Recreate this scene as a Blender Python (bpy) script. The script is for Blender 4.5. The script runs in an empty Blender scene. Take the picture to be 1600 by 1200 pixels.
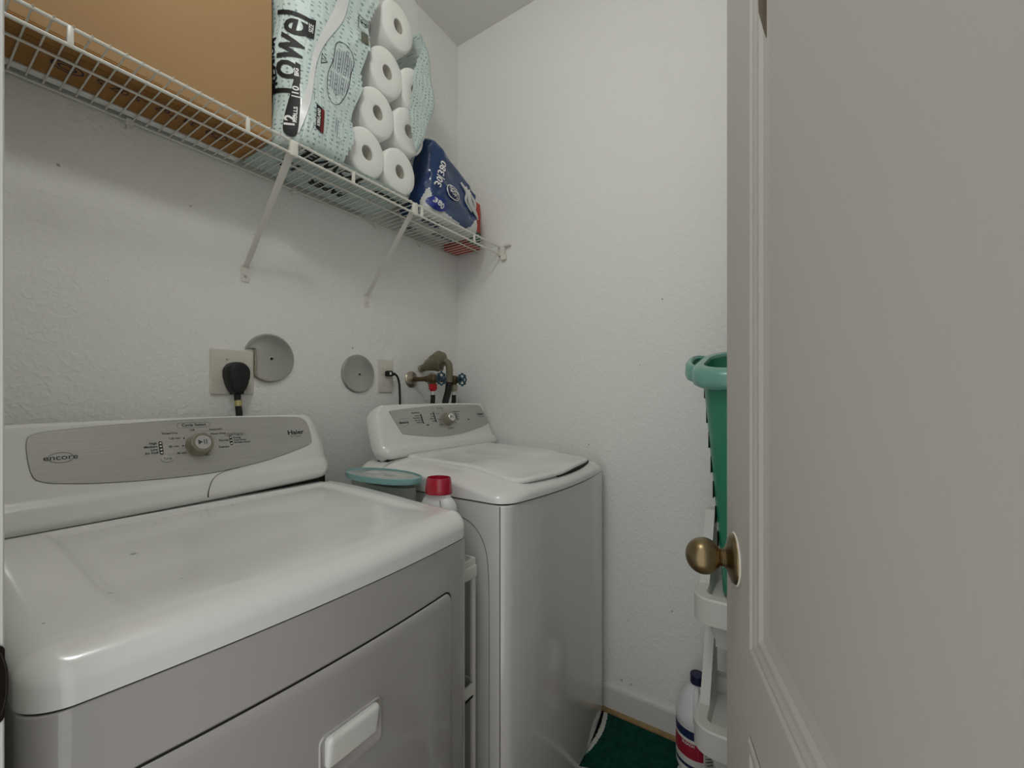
import bpy, bmesh, math, random
from mathutils import Vector, Matrix
random.seed(7)
SC = bpy.context.scene
COL = SC.collection
PI = math.pi

# ------------------------------------------------------------------ camera, world, lights, exposure
cam_d = bpy.data.cameras.new('camera'); cam = bpy.data.objects.new('camera', cam_d); COL.objects.link(cam)
cam.location = (0, 0, 1.18)
cam.rotation_euler = (PI/2, 0, math.radians(33.5) - PI/2)
cam_d.sensor_width = 36; cam_d.lens = 660/1600*36; cam_d.shift_y = 20/1600
cam_d.clip_start = 0.01
SC.camera = cam
SC.view_settings.view_transform = 'Standard'; SC.view_settings.look = 'None'
SC.view_settings.exposure = 0.05; SC.view_settings.gamma = 1.0
SC.view_settings.use_curve_mapping = False
W = bpy.data.worlds.new('world'); SC.world = W; W.use_nodes = True
W.node_tree.nodes['Background'].inputs[0].default_value = (0.985, 0.995, 1.0, 1)
W.node_tree.nodes['Background'].inputs[1].default_value = 1.0

def lamp(name, loc, radius, power, col=(1, .995, .985)):
    d = bpy.data.lights.new(name, 'POINT'); d.shadow_soft_size = radius; d.energy = power; d.color = col
    o = bpy.data.objects.new(name, d); COL.objects.link(o); o.location = loc
    return o
lamp('ceiling_lamp_light', (.15, .46, 2.44), .07, 8.2)

# ------------------------------------------------------------------ materials
def new_mat(name):
    m = bpy.data.materials.new(name); m.use_nodes = True
    return m, m.node_tree, m.node_tree.nodes['Principled BSDF']
def s2l(c):
    return tuple((v/255/12.92 if v/255 <= .04045 else ((v/255+.055)/1.055)**2.4) for v in c)
def mat(name, col, rough=.5, metal=0, bump=0, bscale=200, var=0, vscale=8, coat=0, spec=.5, alpha=1, trans=0, detail=3):
    m, nt, b = new_mat(name)
    N = nt.nodes; L = nt.links
    c = s2l(col)
    b.inputs['Base Color'].default_value = (*c, 1)
    b.inputs['Roughness'].default_value = rough; b.inputs['Metallic'].default_value = metal
    b.inputs['Coat Weight'].default_value = coat; b.inputs['Specular IOR Level'].default_value = spec
    b.inputs['Coat Roughness'].default_value = .06
    b.inputs['Transmission Weight'].default_value = trans; b.inputs['Alpha'].default_value = alpha
    tc = N.new('ShaderNodeTexCoord')
    n = N.new('ShaderNodeTexNoise'); n.inputs['Scale'].default_value = vscale; n.inputs['Detail'].default_value = 4
    L.new(tc.outputs['Object'], n.inputs['Vector'])
    mx = N.new('ShaderNodeMix'); mx.data_type = 'RGBA'; mx.inputs[6].default_value = (*[v*(1-max(var, .01)) for v in c], 1)
    mx.inputs[7].default_value = (*[min(1, v*(1+max(var, .01))) for v in c], 1)
    L.new(n.outputs['Fac'], mx.inputs[0]); L.new(mx.outputs[2], b.inputs['Base Color'])
    if bump:
        n2 = N.new('ShaderNodeTexNoise'); n2.inputs['Scale'].default_value = bscale; n2.inputs['Detail'].default_value = detail
        L.new(tc.outputs['Object'], n2.inputs['Vector'])
        bp = N.new('ShaderNodeBump'); bp.inputs['Strength'].default_value = bump; bp.inputs['Distance'].default_value = .002
        L.new(n2.outputs['Fac'], bp.inputs['Height']); L.new(bp.outputs['Normal'], b.inputs['Normal'])
    return m
def specks(m, pts, col=(70, 62, 52)):
    """small dirt marks of fixed place on a wall: (x,y,z,r)"""
    nt = m.node_tree; N = nt.nodes; L = nt.links; b = N['Principled BSDF']
    geo = N.new('ShaderNodeNewGeometry')
    prev = b.inputs['Base Color'].links[0].from_socket
    for (x, y, z, r) in pts:
        d = N.new('ShaderNodeVectorMath'); d.operation = 'DISTANCE'; d.inputs[1].default_value = (x, y, z)
        L.new(geo.outputs['Position'], d.inputs[0])
        mr = N.new('ShaderNodeMapRange'); mr.inputs[1].default_value = r*.25; mr.inputs[2].default_value = r*.75
        mr.inputs[3].default_value = .6; mr.inputs[4].default_value = 0
        L.new(d.outputs['Value'], mr.inputs[0])
        mx = N.new('ShaderNodeMix'); mx.data_type = 'RGBA'; mx.inputs[7].default_value = (*s2l(col), 1)
        L.new(mr.outputs[0], mx.inputs[0]); L.new(prev, mx.inputs[6]); prev = mx.outputs[2]
    L.new(prev, b.inputs['Base Color'])

WALLC = (238, 238, 234)
M = {}
def wall_mat(name, strength, scale=75):
    m = mat(name, WALLC, .62, var=.015, vscale=3)
    nt = m.node_tree; N = nt.nodes; L = nt.links; b = N['Principled BSDF']
    tc = N.new('ShaderNodeTexCoord')
    n = N.new('ShaderNodeTexNoise'); n.inputs['Scale'].default_value = scale; n.inputs['Detail'].default_value = 2.5; n.inputs['Distortion'].default_value = .6
    L.new(tc.outputs['Object'], n.inputs['Vector'])
    r = N.new('ShaderNodeValToRGB'); r.color_ramp.elements[0].position = .42; r.color_ramp.elements[1].position = .68
    L.new(n.outputs['Fac'], r.inputs[0])
    bp = N.new('ShaderNodeBump'); bp.inputs['Strength'].default_value = strength; bp.inputs['Distance'].default_value = .0016
    L.new(r.outputs[0], bp.inputs['Height']); L.new(bp.outputs['Normal'], b.inputs['Normal'])
    return m
M['wall_back'] = wall_mat('wall_paint_back', .6)
M['wall_right'] = wall_mat('wall_paint_right', .5)
M['wall'] = wall_mat('wall_paint', .3)
M['ceiling'] = mat('ceiling_paint', (226, 225, 219), .8, bump=.25, bscale=120)
M['trim'] = mat('trim_paint', (216, 216, 211), .4, bump=.06, bscale=60, var=.02, vscale=14)
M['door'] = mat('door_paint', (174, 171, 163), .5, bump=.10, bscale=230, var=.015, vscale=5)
def brush_door(m):
    nt = m.node_tree; N = nt.nodes; L = nt.links
    n2 = [n for n in N if n.type == 'TEX_NOISE' and n.inputs['Scale'].default_value == 230][0]
    tc = [n for n in N if n.type == 'TEX_COORD'][0]
    mp = N.new('ShaderNodeMapping'); mp.inputs['Scale'].default_value = (1, 1, .05)
    L.new(tc.outputs['Object'], mp.inputs[0]); L.new(mp.outputs[0], n2.inputs['Vector'])
brush_door(M['door'])
M['wood'] = mat('raw_wood_shoe', (150, 122, 78), .6, var=.45, vscale=40)
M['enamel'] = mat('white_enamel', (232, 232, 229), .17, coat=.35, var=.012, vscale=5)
M['enamel_washer_shaded'] = mat('white_enamel_washer_shaded', (208, 207, 203), .20, coat=.9, var=.012, vscale=5)  # same white as the washer top, with shade put into the colour
M['enamel_dryer_shaded'] = mat('white_enamel_dryer_shaded', (172, 169, 165), .20, coat=.9, var=.012, vscale=5)  # dryer's white enamel, shade painted in: darker than its top and the washer
M['console'] = mat('white_console_plastic', (226, 226, 222), .16, coat=.3, var=.01)
M['dark_gap'] = mat('dark_gap', (20, 17, 12), .8)
M['black'] = mat('black_rubber', (10, 9, 10), .5, bump=.1, bscale=60)
M['ink'] = mat('printed_black', (14, 14, 17), .6)
M['ink_soft'] = mat('printed_grey', (75, 75, 72), .5)
M['knob'] = mat('grey_knob_plastic', (137, 133, 114), .32)
M['chrome'] = mat('bright_metal', (214, 214, 214), .28, metal=1)
M['plate'] = mat('ivory_plastic', (213, 210, 198), .33)
M['wire'] = mat('white_vinyl_wire', (224, 222, 212), .32, var=.03, vscale=30)
M['brass'] = mat('antique_brass', (139, 122, 92), .3, metal=1, var=.25, vscale=25, bump=.03, bscale=300)
M['paint_flake'] = mat('white_paint_smear', (214, 210, 198), .6)
M['valve'] = mat('tarnished_brass', (98, 82, 60), .42, metal=.7, var=.5, vscale=90, bump=.3, bscale=150)
M['pipe'] = mat('aged_pipe', (176, 168, 150), .30, metal=.9, var=.3, vscale=60)
M['handle_blue'] = mat('blue_painted_handle', (24, 66, 84), .4, var=.3, vscale=60)
M['red'] = mat('red_plastic', (178, 28, 40), .28)
M['redrim'] = mat('red_cap_plastic', (172, 22, 48), .22, coat=.3)
M['tape'] = mat('olive_tape', (112, 108, 84), .45, var=.35, vscale=25, bump=.6, bscale=60)
M['plastic_white'] = mat('white_plastic', (222, 221, 216), .3, coat=.1)
M['bin'] = mat('bin_plastic', (212, 211, 205), .35, bump=.1, bscale=220)
M['green'] = mat('green_plastic', (44, 134, 104), .28, coat=.15, var=.05)
M['green_in'] = mat('green_plastic_rim', (112, 168, 154), .26, coat=.2, var=.04)
M['cardboard'] = mat('cardboard', (166, 133, 92), .85, var=.06, vscale=6)
M['cardboard_dark'] = mat('cardboard_flap', (160, 115, 62), .85, var=.08, vscale=9)
M['paper'] = mat('tissue_paper', (244, 243, 239), .9, bump=.25, bscale=140)
M['core'] = mat('cardboard_core', (176, 168, 150), .9)
M['bottle'] = mat('white_bottle', (226, 227, 228), .3, coat=.1)
M['navy'] = mat('navy_cap', (22, 24, 66), .4)
M['label_navy'] = mat('label_navy', (34, 44, 84), .4)
M['label_red'] = mat('label_red', (168, 36, 58), .4)
M['label_white'] = mat('label_white', (222, 220, 212), .45)
M['teal'] = mat('teal_lid', (126, 170, 167), .3)
M['strike'] = mat('dark_bronze_strike', (34, 28, 22), .35, metal=.8)
M['amber'] = mat('brown_bottle', (92, 48, 28), .35)
M['white_print'] = mat('white_print', (230, 230, 228), .5)
M['redbox'] = mat('red_carton', (186, 66, 48), .5, var=.06)
M['greenbox'] = mat('green_carton', (40, 96, 62), .5)
M['gold'] = mat('gold_ferrule', (196, 184, 130), .35, metal=.6, var=.3, vscale=200)
def glass_mat(name, col=(232, 240, 236), rough=.03, mixf=.82):
    m, nt, b = new_mat(name); N = nt.nodes; L = nt.links
    b.inputs['Base Color'].default_value = (*s2l(col), 1); b.inputs['Roughness'].default_value = rough
    b.inputs['Specular IOR Level'].default_value = .6
    t = N.new('ShaderNodeBsdfTransparent'); t.inputs[0].default_value = (*s2l((253, 254, 252)), 1)
    mx = N.new('ShaderNodeMixShader'); mx.inputs[0].default_value = mixf
    L.new(b.outputs[0], mx.inputs[1]); L.new(t.outputs[0], mx.inputs[2])
    L.new(mx.outputs[0], N['Material Output'].inputs[0])
    return m
M['glass'] = glass_mat('clear_container', (205, 212, 206), .08, .6)
M['film'] = glass_mat('clear_film', (244, 246, 244), .12, .88)
M['wrapclear'] = glass_mat('cloudy_wrap', (225, 226, 222), .2, .45)
def steel_mat():
    m = mat('brushed_steel', (186, 185, 181), .40, metal=.6)
    nt = m.node_tree; N = nt.nodes; L = nt.links; b = N['Principled BSDF']
    tc = N.new('ShaderNodeTexCoord'); mp = N.new('ShaderNodeMapping'); mp.inputs['Scale'].default_value = (6, 500, 500)
    n = N.new('ShaderNodeTexNoise'); n.inputs['Scale'].default_value = 1.0; n.inputs['Detail'].default_value = 5
    L.new(tc.outputs['Object'], mp.inputs[0]); L.new(mp.outputs[0], n.inputs['Vector'])
    mr = N.new('ShaderNodeMapRange'); mr.inputs[3].default_value = .78; mr.inputs[4].default_value = 1.1
    L.new(n.outputs['Fac'], mr.inputs[0])
    mx = N.new('ShaderNodeMix'); mx.data_type = 'RGBA'; mx.blend_type = 'MULTIPLY'; mx.inputs[0].default_value = 1
    prev = b.inputs['Base Color'].links[0].from_socket
    L.new(prev, mx.inputs[6]); L.new(mr.outputs[0], mx.inputs[7]); L.new(mx.outputs[2], b.inputs['Base Color'])
    return m
M['steel'] = steel_mat()
M['disc'] = mat('dull_chrome_cover', (176, 176, 170), .33, metal=.6, var=.06, vscale=20)
M['disc_edge'] = mat('worn_chrome_edge', (150, 146, 124), .35, metal=.8, var=.4, vscale=40)
def dotted(name, base, dot, scale=1.0, sz=.30):
    """rows of small oval dots printed on film (uv in metres)"""
    m, nt, b = new_mat(name); N = nt.nodes; L = nt.links
    b.inputs['Roughness'].default_value = .25; b.inputs['Coat Weight'].default_value = .25
    uv = N.new('ShaderNodeUVMap')
    mp = N.new('ShaderNodeMapping'); mp.inputs['Scale'].default_value = (1/(.0125*scale), 1/(.0098*scale), 1)
    n = N.new('ShaderNodeTexNoise'); n.inputs['Scale'].default_value = 14
    L.new(uv.outputs[0], n.inputs['Vector'])
    ad = N.new('ShaderNodeMix'); ad.data_type = 'VECTOR'; ad.inputs[0].default_value = .02
    L.new(uv.outputs[0], ad.inputs[4]); L.new(n.outputs['Color'], ad.inputs[5])
    L.new(ad.outputs[1], mp.inputs[0])
    v = N.new('ShaderNodeTexVoronoi'); v.inputs['Scale'].default_value = 1; v.inputs['Randomness'].default_value = .28
    v.voronoi_dimensions = '2D'
    L.new(mp.outputs[0], v.inputs['Vector'])
    lt = N.new('ShaderNodeMapRange'); lt.inputs[1].default_value = sz*.7; lt.inputs[2].default_value = sz
    lt.inputs[3].default_value = 1; lt.inputs[4].default_value = 0
    L.new(v.outputs['Distance'], lt.inputs[0])
    n2 = N.new('ShaderNodeTexNoise'); n2.inputs['Scale'].default_value = 30; L.new(uv.outputs[0], n2.inputs['Vector'])
    mr = N.new('ShaderNodeMapRange'); mr.inputs[1].default_value = .35; mr.inputs[2].default_value = .55; mr.inputs[3].default_value = .15; mr.inputs[4].default_value = 1
    L.new(n2.outputs['Fac'], mr.inputs[0])
    mu = N.new('ShaderNodeMath'); mu.operation = 'MULTIPLY'; L.new(lt.outputs[0], mu.inputs[0]); L.new(mr.outputs[0], mu.inputs[1])
    mx = N.new('ShaderNodeMix'); mx.data_type = 'RGBA'; mx.inputs[6].default_value = (*s2l(base), 1); mx.inputs[7].default_value = (*s2l(dot), 1)
    L.new(mu.outputs[0], mx.inputs[0]); L.new(mx.outputs[2], b.inputs['Base Color'])
    n3 = N.new('ShaderNodeTexNoise'); n3.inputs['Scale'].default_value = 22; n3.inputs['Detail'].default_value = 5
    n3.inputs['Distortion'].default_value = 1.2
    mp3 = N.new('ShaderNodeMapping'); mp3.inputs['Rotation'].default_value = (0, 0, .6); mp3.inputs['Scale'].default_value = (1.6, .5, 1)
    L.new(uv.outputs[0], mp3.inputs[0]); L.new(mp3.outputs[0], n3.inputs['Vector'])
    bp = N.new('ShaderNodeBump'); bp.inputs['Strength'].default_value = .55; bp.inputs['Distance'].default_value = .012
    L.new(n3.outputs['Fac'], bp.inputs['Height']); L.new(bp.outputs['Normal'], b.inputs['Normal'])
    return m
M['dots'] = dotted('teal_dotted_film', (200, 216, 212), (130, 154, 157), 1.25, .24)
M['blue_film'] = mat('blue_film', (28, 58, 104), .22, coat=.5, var=.5, vscale=11, bump=1.0, bscale=20)
M['white_film'] = mat('white_film', (206, 208, 204), .25, coat=.4, var=.06, vscale=14, bump=.9, bscale=26)

def rug_mat():
    m, nt, b = new_mat('rug_pile'); N = nt.nodes; L = nt.links
    b.inputs['Roughness'].default_value = .95; b.inputs['Specular IOR Level'].default_value = .15
    geo = N.new('ShaderNodeNewGeometry')
    nz = N.new('ShaderNodeTexNoise'); nz.inputs['Scale'].default_value = 240
    L.new(geo.outputs['Position'], nz.inputs['Vector'])
    mixv = N.new('ShaderNodeMix'); mixv.data_type = 'VECTOR'; mixv.inputs[0].default_value = .012
    L.new(geo.outputs['Position'], mixv.inputs[4]); L.new(nz.outputs['Color'], mixv.inputs[5])
    S, R_, cx, cy = .49, .36, 1.37, .915
    def ring(ox, oy):
        a = N.new('ShaderNodeVectorMath'); a.operation = 'SUBTRACT'; a.inputs[1].default_value = (cx+ox, cy+oy, 0)
        L.new(mixv.outputs[1], a.inputs[0])
        w = N.new('ShaderNodeVectorMath'); w.operation = 'WRAP'
        w.inputs[1].default_value = (S/2, S/2, 5); w.inputs[2].default_value = (-S/2, -S/2, -5)
        L.new(a.outputs[0], w.inputs[0])
        s = N.new('ShaderNodeSeparateXYZ'); L.new(w.outputs[0], s.inputs[0])
        return s
    s = ring(0, 0)
    def M2(op, a, b_):
        n = N.new('ShaderNodeMath'); n.operation = op
        for i, v in enumerate((a, b_)):
            if v is None: continue
            if isinstance(v, (int, float)): n.inputs[i].default_value = v
            else: L.new(v, n.inputs[i])
        return n.outputs[0]
    # distance to own centre and to the two nearest neighbour centres
    ax = M2('ABSOLUTE', s.outputs[0], None); ay = M2('ABSOLUTE', s.outputs[1], None)
    def dist(dx, dy):
        return M2('SQRT', M2('ADD', M2('POWER', M2('SUBTRACT', ax, dx), 2), M2('POWER', M2('SUBTRACT', ay, dy), 2)), None)
    d0, d1, d2, d3 = dist(0, 0), dist(S, 0), dist(0, S), dist(S, S)
    line = None; cnt = None
    for d in (d0, d1, d2, d3):
        l = M2('LESS_THAN', M2('ABSOLUTE', M2('SUBTRACT', d, R_), None), .0075)
        c = M2('LESS_THAN', d, R_)
        line = l if line is None else M2('MAXIMUM', line, l)
        cnt = c if cnt is None else M2('ADD', cnt, c)
    lens = M2('GREATER_THAN', cnt, 1.5)
    n2 = N.new('ShaderNodeTexNoise'); n2.inputs['Scale'].default_value = 60; n2.inputs['Detail'].default_value = 6
    L.new(geo.outputs['Position'], n2.inputs['Vector'])
    g = N.new('ShaderNodeMix'); g.data_type = 'RGBA'; g.inputs[6].default_value = (*s2l((2, 36, 30)), 1); g.inputs[7].default_value = (*s2l((20, 88, 72)), 1)
    L.new(n2.outputs['Fac'], g.inputs[0])
    a = N.new('ShaderNodeMix'); a.data_type = 'RGBA'; a.inputs[7].default_value = (*s2l((10, 10, 24)), 1)
    L.new(lens, a.inputs[0]); L.new(g.outputs[2], a.inputs[6])
    w = N.new('ShaderNodeMix'); w.data_type = 'RGBA'; w.inputs[7].default_value = (*s2l((222, 222, 212)), 1)
    L.new(line, w.inputs[0]); L.new(a.outputs[2], w.inputs[6]); L.new(w.outputs[2], b.inputs['Base Color'])
    bp = N.new('ShaderNodeBump'); bp.inputs['Strength'].default_value = .8; bp.inputs['Distance'].default_value = .006
    L.new(nz.outputs['Fac'], bp.inputs['Height']); L.new(bp.outputs['Normal'], b.inputs['Normal'])
    return m
M['rug'] = rug_mat()
M['floor'] = mat('wood_floor', (150, 128, 92), .45, var=.2, vscale=12)

# ------------------------------------------------------------------ object helpers
def tag(o, label=None, cat=None, group=None, kind=None):
    if label: o['label'] = label
    if cat: o['category'] = cat
    if group: o['group'] = group
    if kind: o['kind'] = kind
    return o
def thing(name, label, cat, loc=(0, 0, 0), group=None, kind=None):
    o = bpy.data.objects.new(name, None); COL.objects.link(o); o.location = loc; o.empty_display_size = .05
    return tag(o, label, cat, group, kind)
def link(name, me, m, parent=None, smooth=True, angle=38):
    me.name = name
    for mm in (m if isinstance(m, (list, tuple)) else [m]): me.materials.append(mm)
    o = bpy.data.objects.new(name, me); COL.objects.link(o)
    if smooth:
        me.polygons.foreach_set('use_smooth', [True]*len(me.polygons))
        try: me.set_sharp_from_angle(angle=math.radians(angle))
        except Exception: pass
    if parent is not None:
        o.parent = parent
        p = Vector((0, 0, 0)); q = parent
        while q is not None: p += q.location; q = q.parent
        o.location = -p if parent.type == 'EMPTY' or True else (0, 0, 0)
        # geometry is written in world coordinates: undo the (translation only) parents
    return o
class MB:
    """collects shapes; build() links them as ONE mesh object"""
    def __init__(s): s.b = bmesh.new()
    def box(s, lo, hi, bev=0, seg=2, mtx=None, mi=0):
        lo = Vector(lo); hi = Vector(hi); c = (lo+hi)/2; d = hi-lo
        t = bmesh.new(); r = bmesh.ops.create_cube(t, size=1)
        for v in t.verts: v.co = Vector((v.co.x*d.x, v.co.y*d.y, v.co.z*d.z)) + c
        if bev: bmesh.ops.bevel(t, geom=t.edges[:], offset=bev, segments=seg, affect='EDGES', profile=.5)
        s.merge(t, mtx, mi); return s
    def merge(s, t, mtx=None, mi=0):
        if mtx is not None: bmesh.ops.transform(t, matrix=mtx, verts=t.verts[:])
        vm = {v: s.b.verts.new(v.co) for v in t.verts}
        for f in t.faces:
            try:
                nf = s.b.faces.new([vm[v] for v in f.verts]); nf.material_index = mi
            except ValueError: pass
        t.free()
    def rings(s, rings, close=True, cap0=True, cap1=True, mi=0):
        R_ = [[s.b.verts.new(p) for p in r] for r in rings]
        n = len(R_[0])
        for a, b in zip(R_, R_[1:]):
            for i in range(n if close else n-1):
                j = (i+1) % n
                try: s.b.faces.new((a[i], a[j], b[j], b[i])).material_index = mi
                except ValueError: pass
        if cap0: s.b.faces.new(R_[0][::-1]).material_index = mi
        if cap1: s.b.faces.new(R_[-1]).material_index = mi
        return s
    def tube(s, path, r, seg=8, smooth=0, mi=0, caps=True):
        P = [Vector(p) for p in path]
        if smooth: P = catmull(P, smooth)
        rr = r if isinstance(r, (list, tuple)) else None
        rings = []
        up = None
        for i, p in enumerate(P):
            d = (P[min(i+1, len(P)-1)] - P[max(i-1, 0)]).normalized()
            if up is None:
                up = d.orthogonal().normalized()
            else:
                up = (up - d*up.dot(d)).normalized()
            w = d.cross(up)
            if rr:
                f = i/(len(P)-1)*(len(rr)-1); k = min(int(f), len(rr)-2); ra = rr[k]+(rr[k+1]-rr[k])*(f-k)
            else: ra = r
            rings.append([p + up*ra*math.cos(2*PI*k/seg) + w*ra*math.sin(2*PI*k/seg) for k in range(seg)])
        return s.rings(rings, cap0=caps, cap1=caps, mi=mi)
    def lathe(s, prof, origin, axis=(0, 0, 1), seg=28, mi=0, squash=(1, 1), capped=True):
        """prof: (radius, height) list along the axis from origin"""
        ax = Vector(axis).normalized(); u = ax.orthogonal().normalized()
        if abs(ax.z) > .99: u = Vector((1, 0, 0))
        w = ax.cross(u); o = Vector(origin)
        rings = [[o + ax*h + u*r*squash[0]*math.cos(2*PI*k/seg) + w*r*squash[1]*math.sin(2*PI*k/seg) for k in range(seg)] for r, h in prof]
        return s.rings(rings, cap0=capped, cap1=capped, mi=mi)
    def prism(s, pts, z0, z1, place=None, bev=0, mi=0):
        """pts: 2D outline; place(a,b,h)->point"""
        place = place or (lambda a, b, h: (a, b, h))
        if bev:
            n = len(pts)
            ins = offset_poly(pts, bev)
            rr = [[place(a, b, z0) for a, b in pts], [place(a, b, z1-bev) for a, b in pts]]
            for k in (1, 2, 3):
                t = k/3*PI/2
                f = 1-math.cos(t)
                rr.append([place(p[0]+(q[0]-p[0])*f, p[1]+(q[1]-p[1])*f, z1-bev+bev*math.sin(t)) for p, q in zip(pts, ins)])
            return s.rings(rr, mi=mi)
        return s.rings([[place(a, b, z0) for a, b in pts], [place(a, b, z1) for a, b in pts]], mi=mi)
    def build(s, name, m, parent=None, smooth=True, angle=38, fixn=True):
        if fixn: bmesh.ops.recalc_face_normals(s.b, faces=s.b.faces[:])
        me = bpy.data.meshes.new(name); s.b.to_mesh(me); s.b.free()
        return link(name, me, m, parent, smooth, angle)
def catmull(P, n):
    out = []
    for i in range(len(P)-1):
        p0, p1, p2, p3 = P[max(i-1, 0)], P[i], P[i+1], P[min(i+2, len(P)-1)]
        for k in range(n):
            t = k/n
            out.append(.5*((2*p1) + (p2-p0)*t + (2*p0-5*p1+4*p2-p3)*t*t + (3*p1-p0-3*p2+p3)*t**3))
    out.append(P[-1]); return out
def offset_poly(pts, d):
    n = len(pts); out = []
    area = sum(pts[i][0]*pts[(i+1) % n][1]-pts[(i+1) % n][0]*pts[i][1] for i in range(n))
    sg = 1 if area > 0 else -1
    for i in range(n):
        a, b, c = Vector(pts[i-1]), Vector(pts[i]), Vector(pts[(i+1) % n])
        e1 = (b-a).normalized(); e2 = (c-b).normalized()
        n1 = Vector((-e1.y, e1.x))*sg; n2 = Vector((-e2.y, e2.x))*sg
        m_ = (n1+n2)
        if m_.length < 1e-6: m_ = n1
        m_.normalize(); k = max(.5, m_.dot(n1))
        q = b + m_*d/k; out.append((q.x, q.y))
    return out
def rrect(hx, hy, r, cx=0, cy=0, n=8):
    pts = []
    for (sx, sy, a0) in ((1, 1, 0), (-1, 1, 90), (-1, -1, 180), (1, -1, 270)):
        for k in range(n+1):
            a = math.radians(a0+90*k/n)
            pts.append((cx+sx*(hx-r)+r*math.cos(a), cy+sy*(hy-r)+r*math.sin(a)))
    return pts
def smooth2d(pts, n=6):
    P = [Vector((a, b, 0)) for a, b in pts]
    N_ = len(P); out = []
    for i in range(N_):
        p0, p1, p2, p3 = P[i-1], P[i], P[(i+1) % N_], P[(i+2) % N_]
        for k in range(n):
            t = k/n
            q = .5*((2*p1) + (p2-p0)*t + (2*p0-5*p1+4*p2-p3)*t*t + (3*p1-p0-3*p2+p3)*t**3)
            out.append((q.x, q.y))
    return out
def sstep(a, b, x):
    t = max(0, min(1, (x-a)/(b-a))); return t*t*(3-2*t)
def clus(n, p=1.6):
    """-1..1, denser at both ends"""
    out = []
    for i in range(n):
        t = -1+2*i/(n-1); out.append(math.copysign(1-(1-abs(t))**p, t))
    return out
def slab(hx, hy, r, place, top, ex=(.02, .02), ey=(.02, .02), ey0=None, base=-.05, nx=60, ny=50):
    """pillow: rounded rectangle with rounded edges; place(x,y,h)->world; ex/ey=(radius, height) of the edge rounding"""
    B = MB(); b = B.b
    q = lambda d, rad: 1-math.sqrt(max(0, 1-(1-min(max(d, 0), rad)/rad)**2))
    X = clus(nx, 2.2); Yv = clus(ny, 2.2)
    grid = []
    for yy in Yv:
        y = yy*hy
        e = hx if abs(y) <= hy-r else hx-r+math.sqrt(max(0, r*r-(abs(y)-(hy-r))**2))
        row = []
        for xx in X:
            x = xx*e
            dy = hy-abs(y)
            # allow the corner to be counted once
            if abs(x) > hx-r and abs(y) > hy-r:
                dc = r-math.hypot(abs(x)-(hx-r), abs(y)-(hy-r))
            else: dc = 9
            eyy = ey if (y > 0 or ey0 is None) else ey0
            if dc < 9:
                w = (abs(x)-(hx-r))/max(1e-6, math.hypot(abs(x)-(hx-r), abs(y)-(hy-r)))
                w = w*w
                rad = ex[0]*w+eyy[0]*(1-w); hh = ex[1]*w+eyy[1]*(1-w)
                drop = q(dc, rad)*hh
            else:
                drop = max(q(hx-abs(x), ex[0])*ex[1], q(dy, eyy[0])*eyy[1])
            row.append(b.verts.new(place(x, y, top(x, y)-drop)))
            row[-1].normal = (0, 0, 1)
            row[-1].index = 0
        grid.append(row)
    for j in range(ny-1):
        for i in range(nx-1):
            b.faces.new((grid[j][i], grid[j][i+1], grid[j+1][i+1], grid[j+1][i]))
    # skirt
    loop = [(j, 0) for j in range(ny)] + [(ny-1, i) for i in range(1, nx)] + [(j, nx-1) for j in range(ny-2, -1, -1)] + [(0, i) for i in range(nx-2, 0, -1)]
    low = []
    for (j, i) in loop:
        y = Yv[j]*hy
        e = hx if abs(y) <= hy-r else hx-r+math.sqrt(max(0, r*r-(abs(y)-(hy-r))**2))
        low.append(b.verts.new(place(X[i]*e, y, base(X[i]*e, y) if callable(base) else base)))
    up = [grid[j][i] for j, i in loop]; n = len(loop)
    for k in range(n):
        b.faces.new((up[k], up[(k+1) % n], low[(k+1) % n], low[k]))
    b.faces.new(low)
    return B
def text_verts(txt, size, font_w=0, align='CENTER'):
    c = bpy.data.curves.new('t', 'FONT'); c.body = txt; c.size = size; c.align_x = align; c.align_y = 'CENTER'
    c.resolution_u = 3; c.offset = font_w
    o = bpy.data.objects.new('t', c); COL.objects.link(o)
    bpy.context.view_layer.update()
    me = bpy.data.meshes.new_from_object(o)
    V = [tuple(v.co) for v in me.vertices]; Fc = [tuple(p.vertices) for p in me.polygons]
    bpy.data.objects.remove(o); bpy.data.meshes.remove(me); bpy.data.curves.remove(c)
    return V, Fc
def text_into(B, txt, size, fn, a=0, b=0, bold=0, sx=1, rot=0, align='CENTER', mi=0, sub=0):
    """adds flat lettering to MB through fn(a,b)->point"""
    V, Fc = text_verts(txt, size, bold, align)
    t = bmesh.new()
    vs = [t.verts.new((x*sx, y, 0)) for x, y, z in V]
    for f in Fc:
        try: t.faces.new([vs[i] for i in f])
        except ValueError: pass
    if sub:
        bmesh.ops.triangulate(t, faces=t.faces[:])
        bmesh.ops.subdivide_edges(t, edges=t.edges[:], cuts=sub, use_grid_fill=True)
    cr, sr = math.cos(rot), math.sin(rot)
    for v in t.verts:
        x, y = v.co.x, v.co.y
        v.co = Vector(fn(a + x*cr - y*sr, b + x*sr + y*cr))
    B.merge(t, mi=mi)
def flat_into(B, pts, fn, mi=0):
    vs = [B.b.verts.new(fn(a, b)) for a, b in pts]
    B.b.faces.new(vs).material_index = mi
def ring_into(B, pts, wd, fn, mi=0):
    ins = offset_poly(pts, wd); n = len(pts)
    a = [B.b.verts.new(fn(*p)) for p in pts]; b = [B.b.verts.new(fn(*p)) for p in ins]
    for i in range(n):
        j = (i+1) % n
        B.b.faces.new((a[i], a[j], b[j], b[i])).material_index = mi
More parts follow.
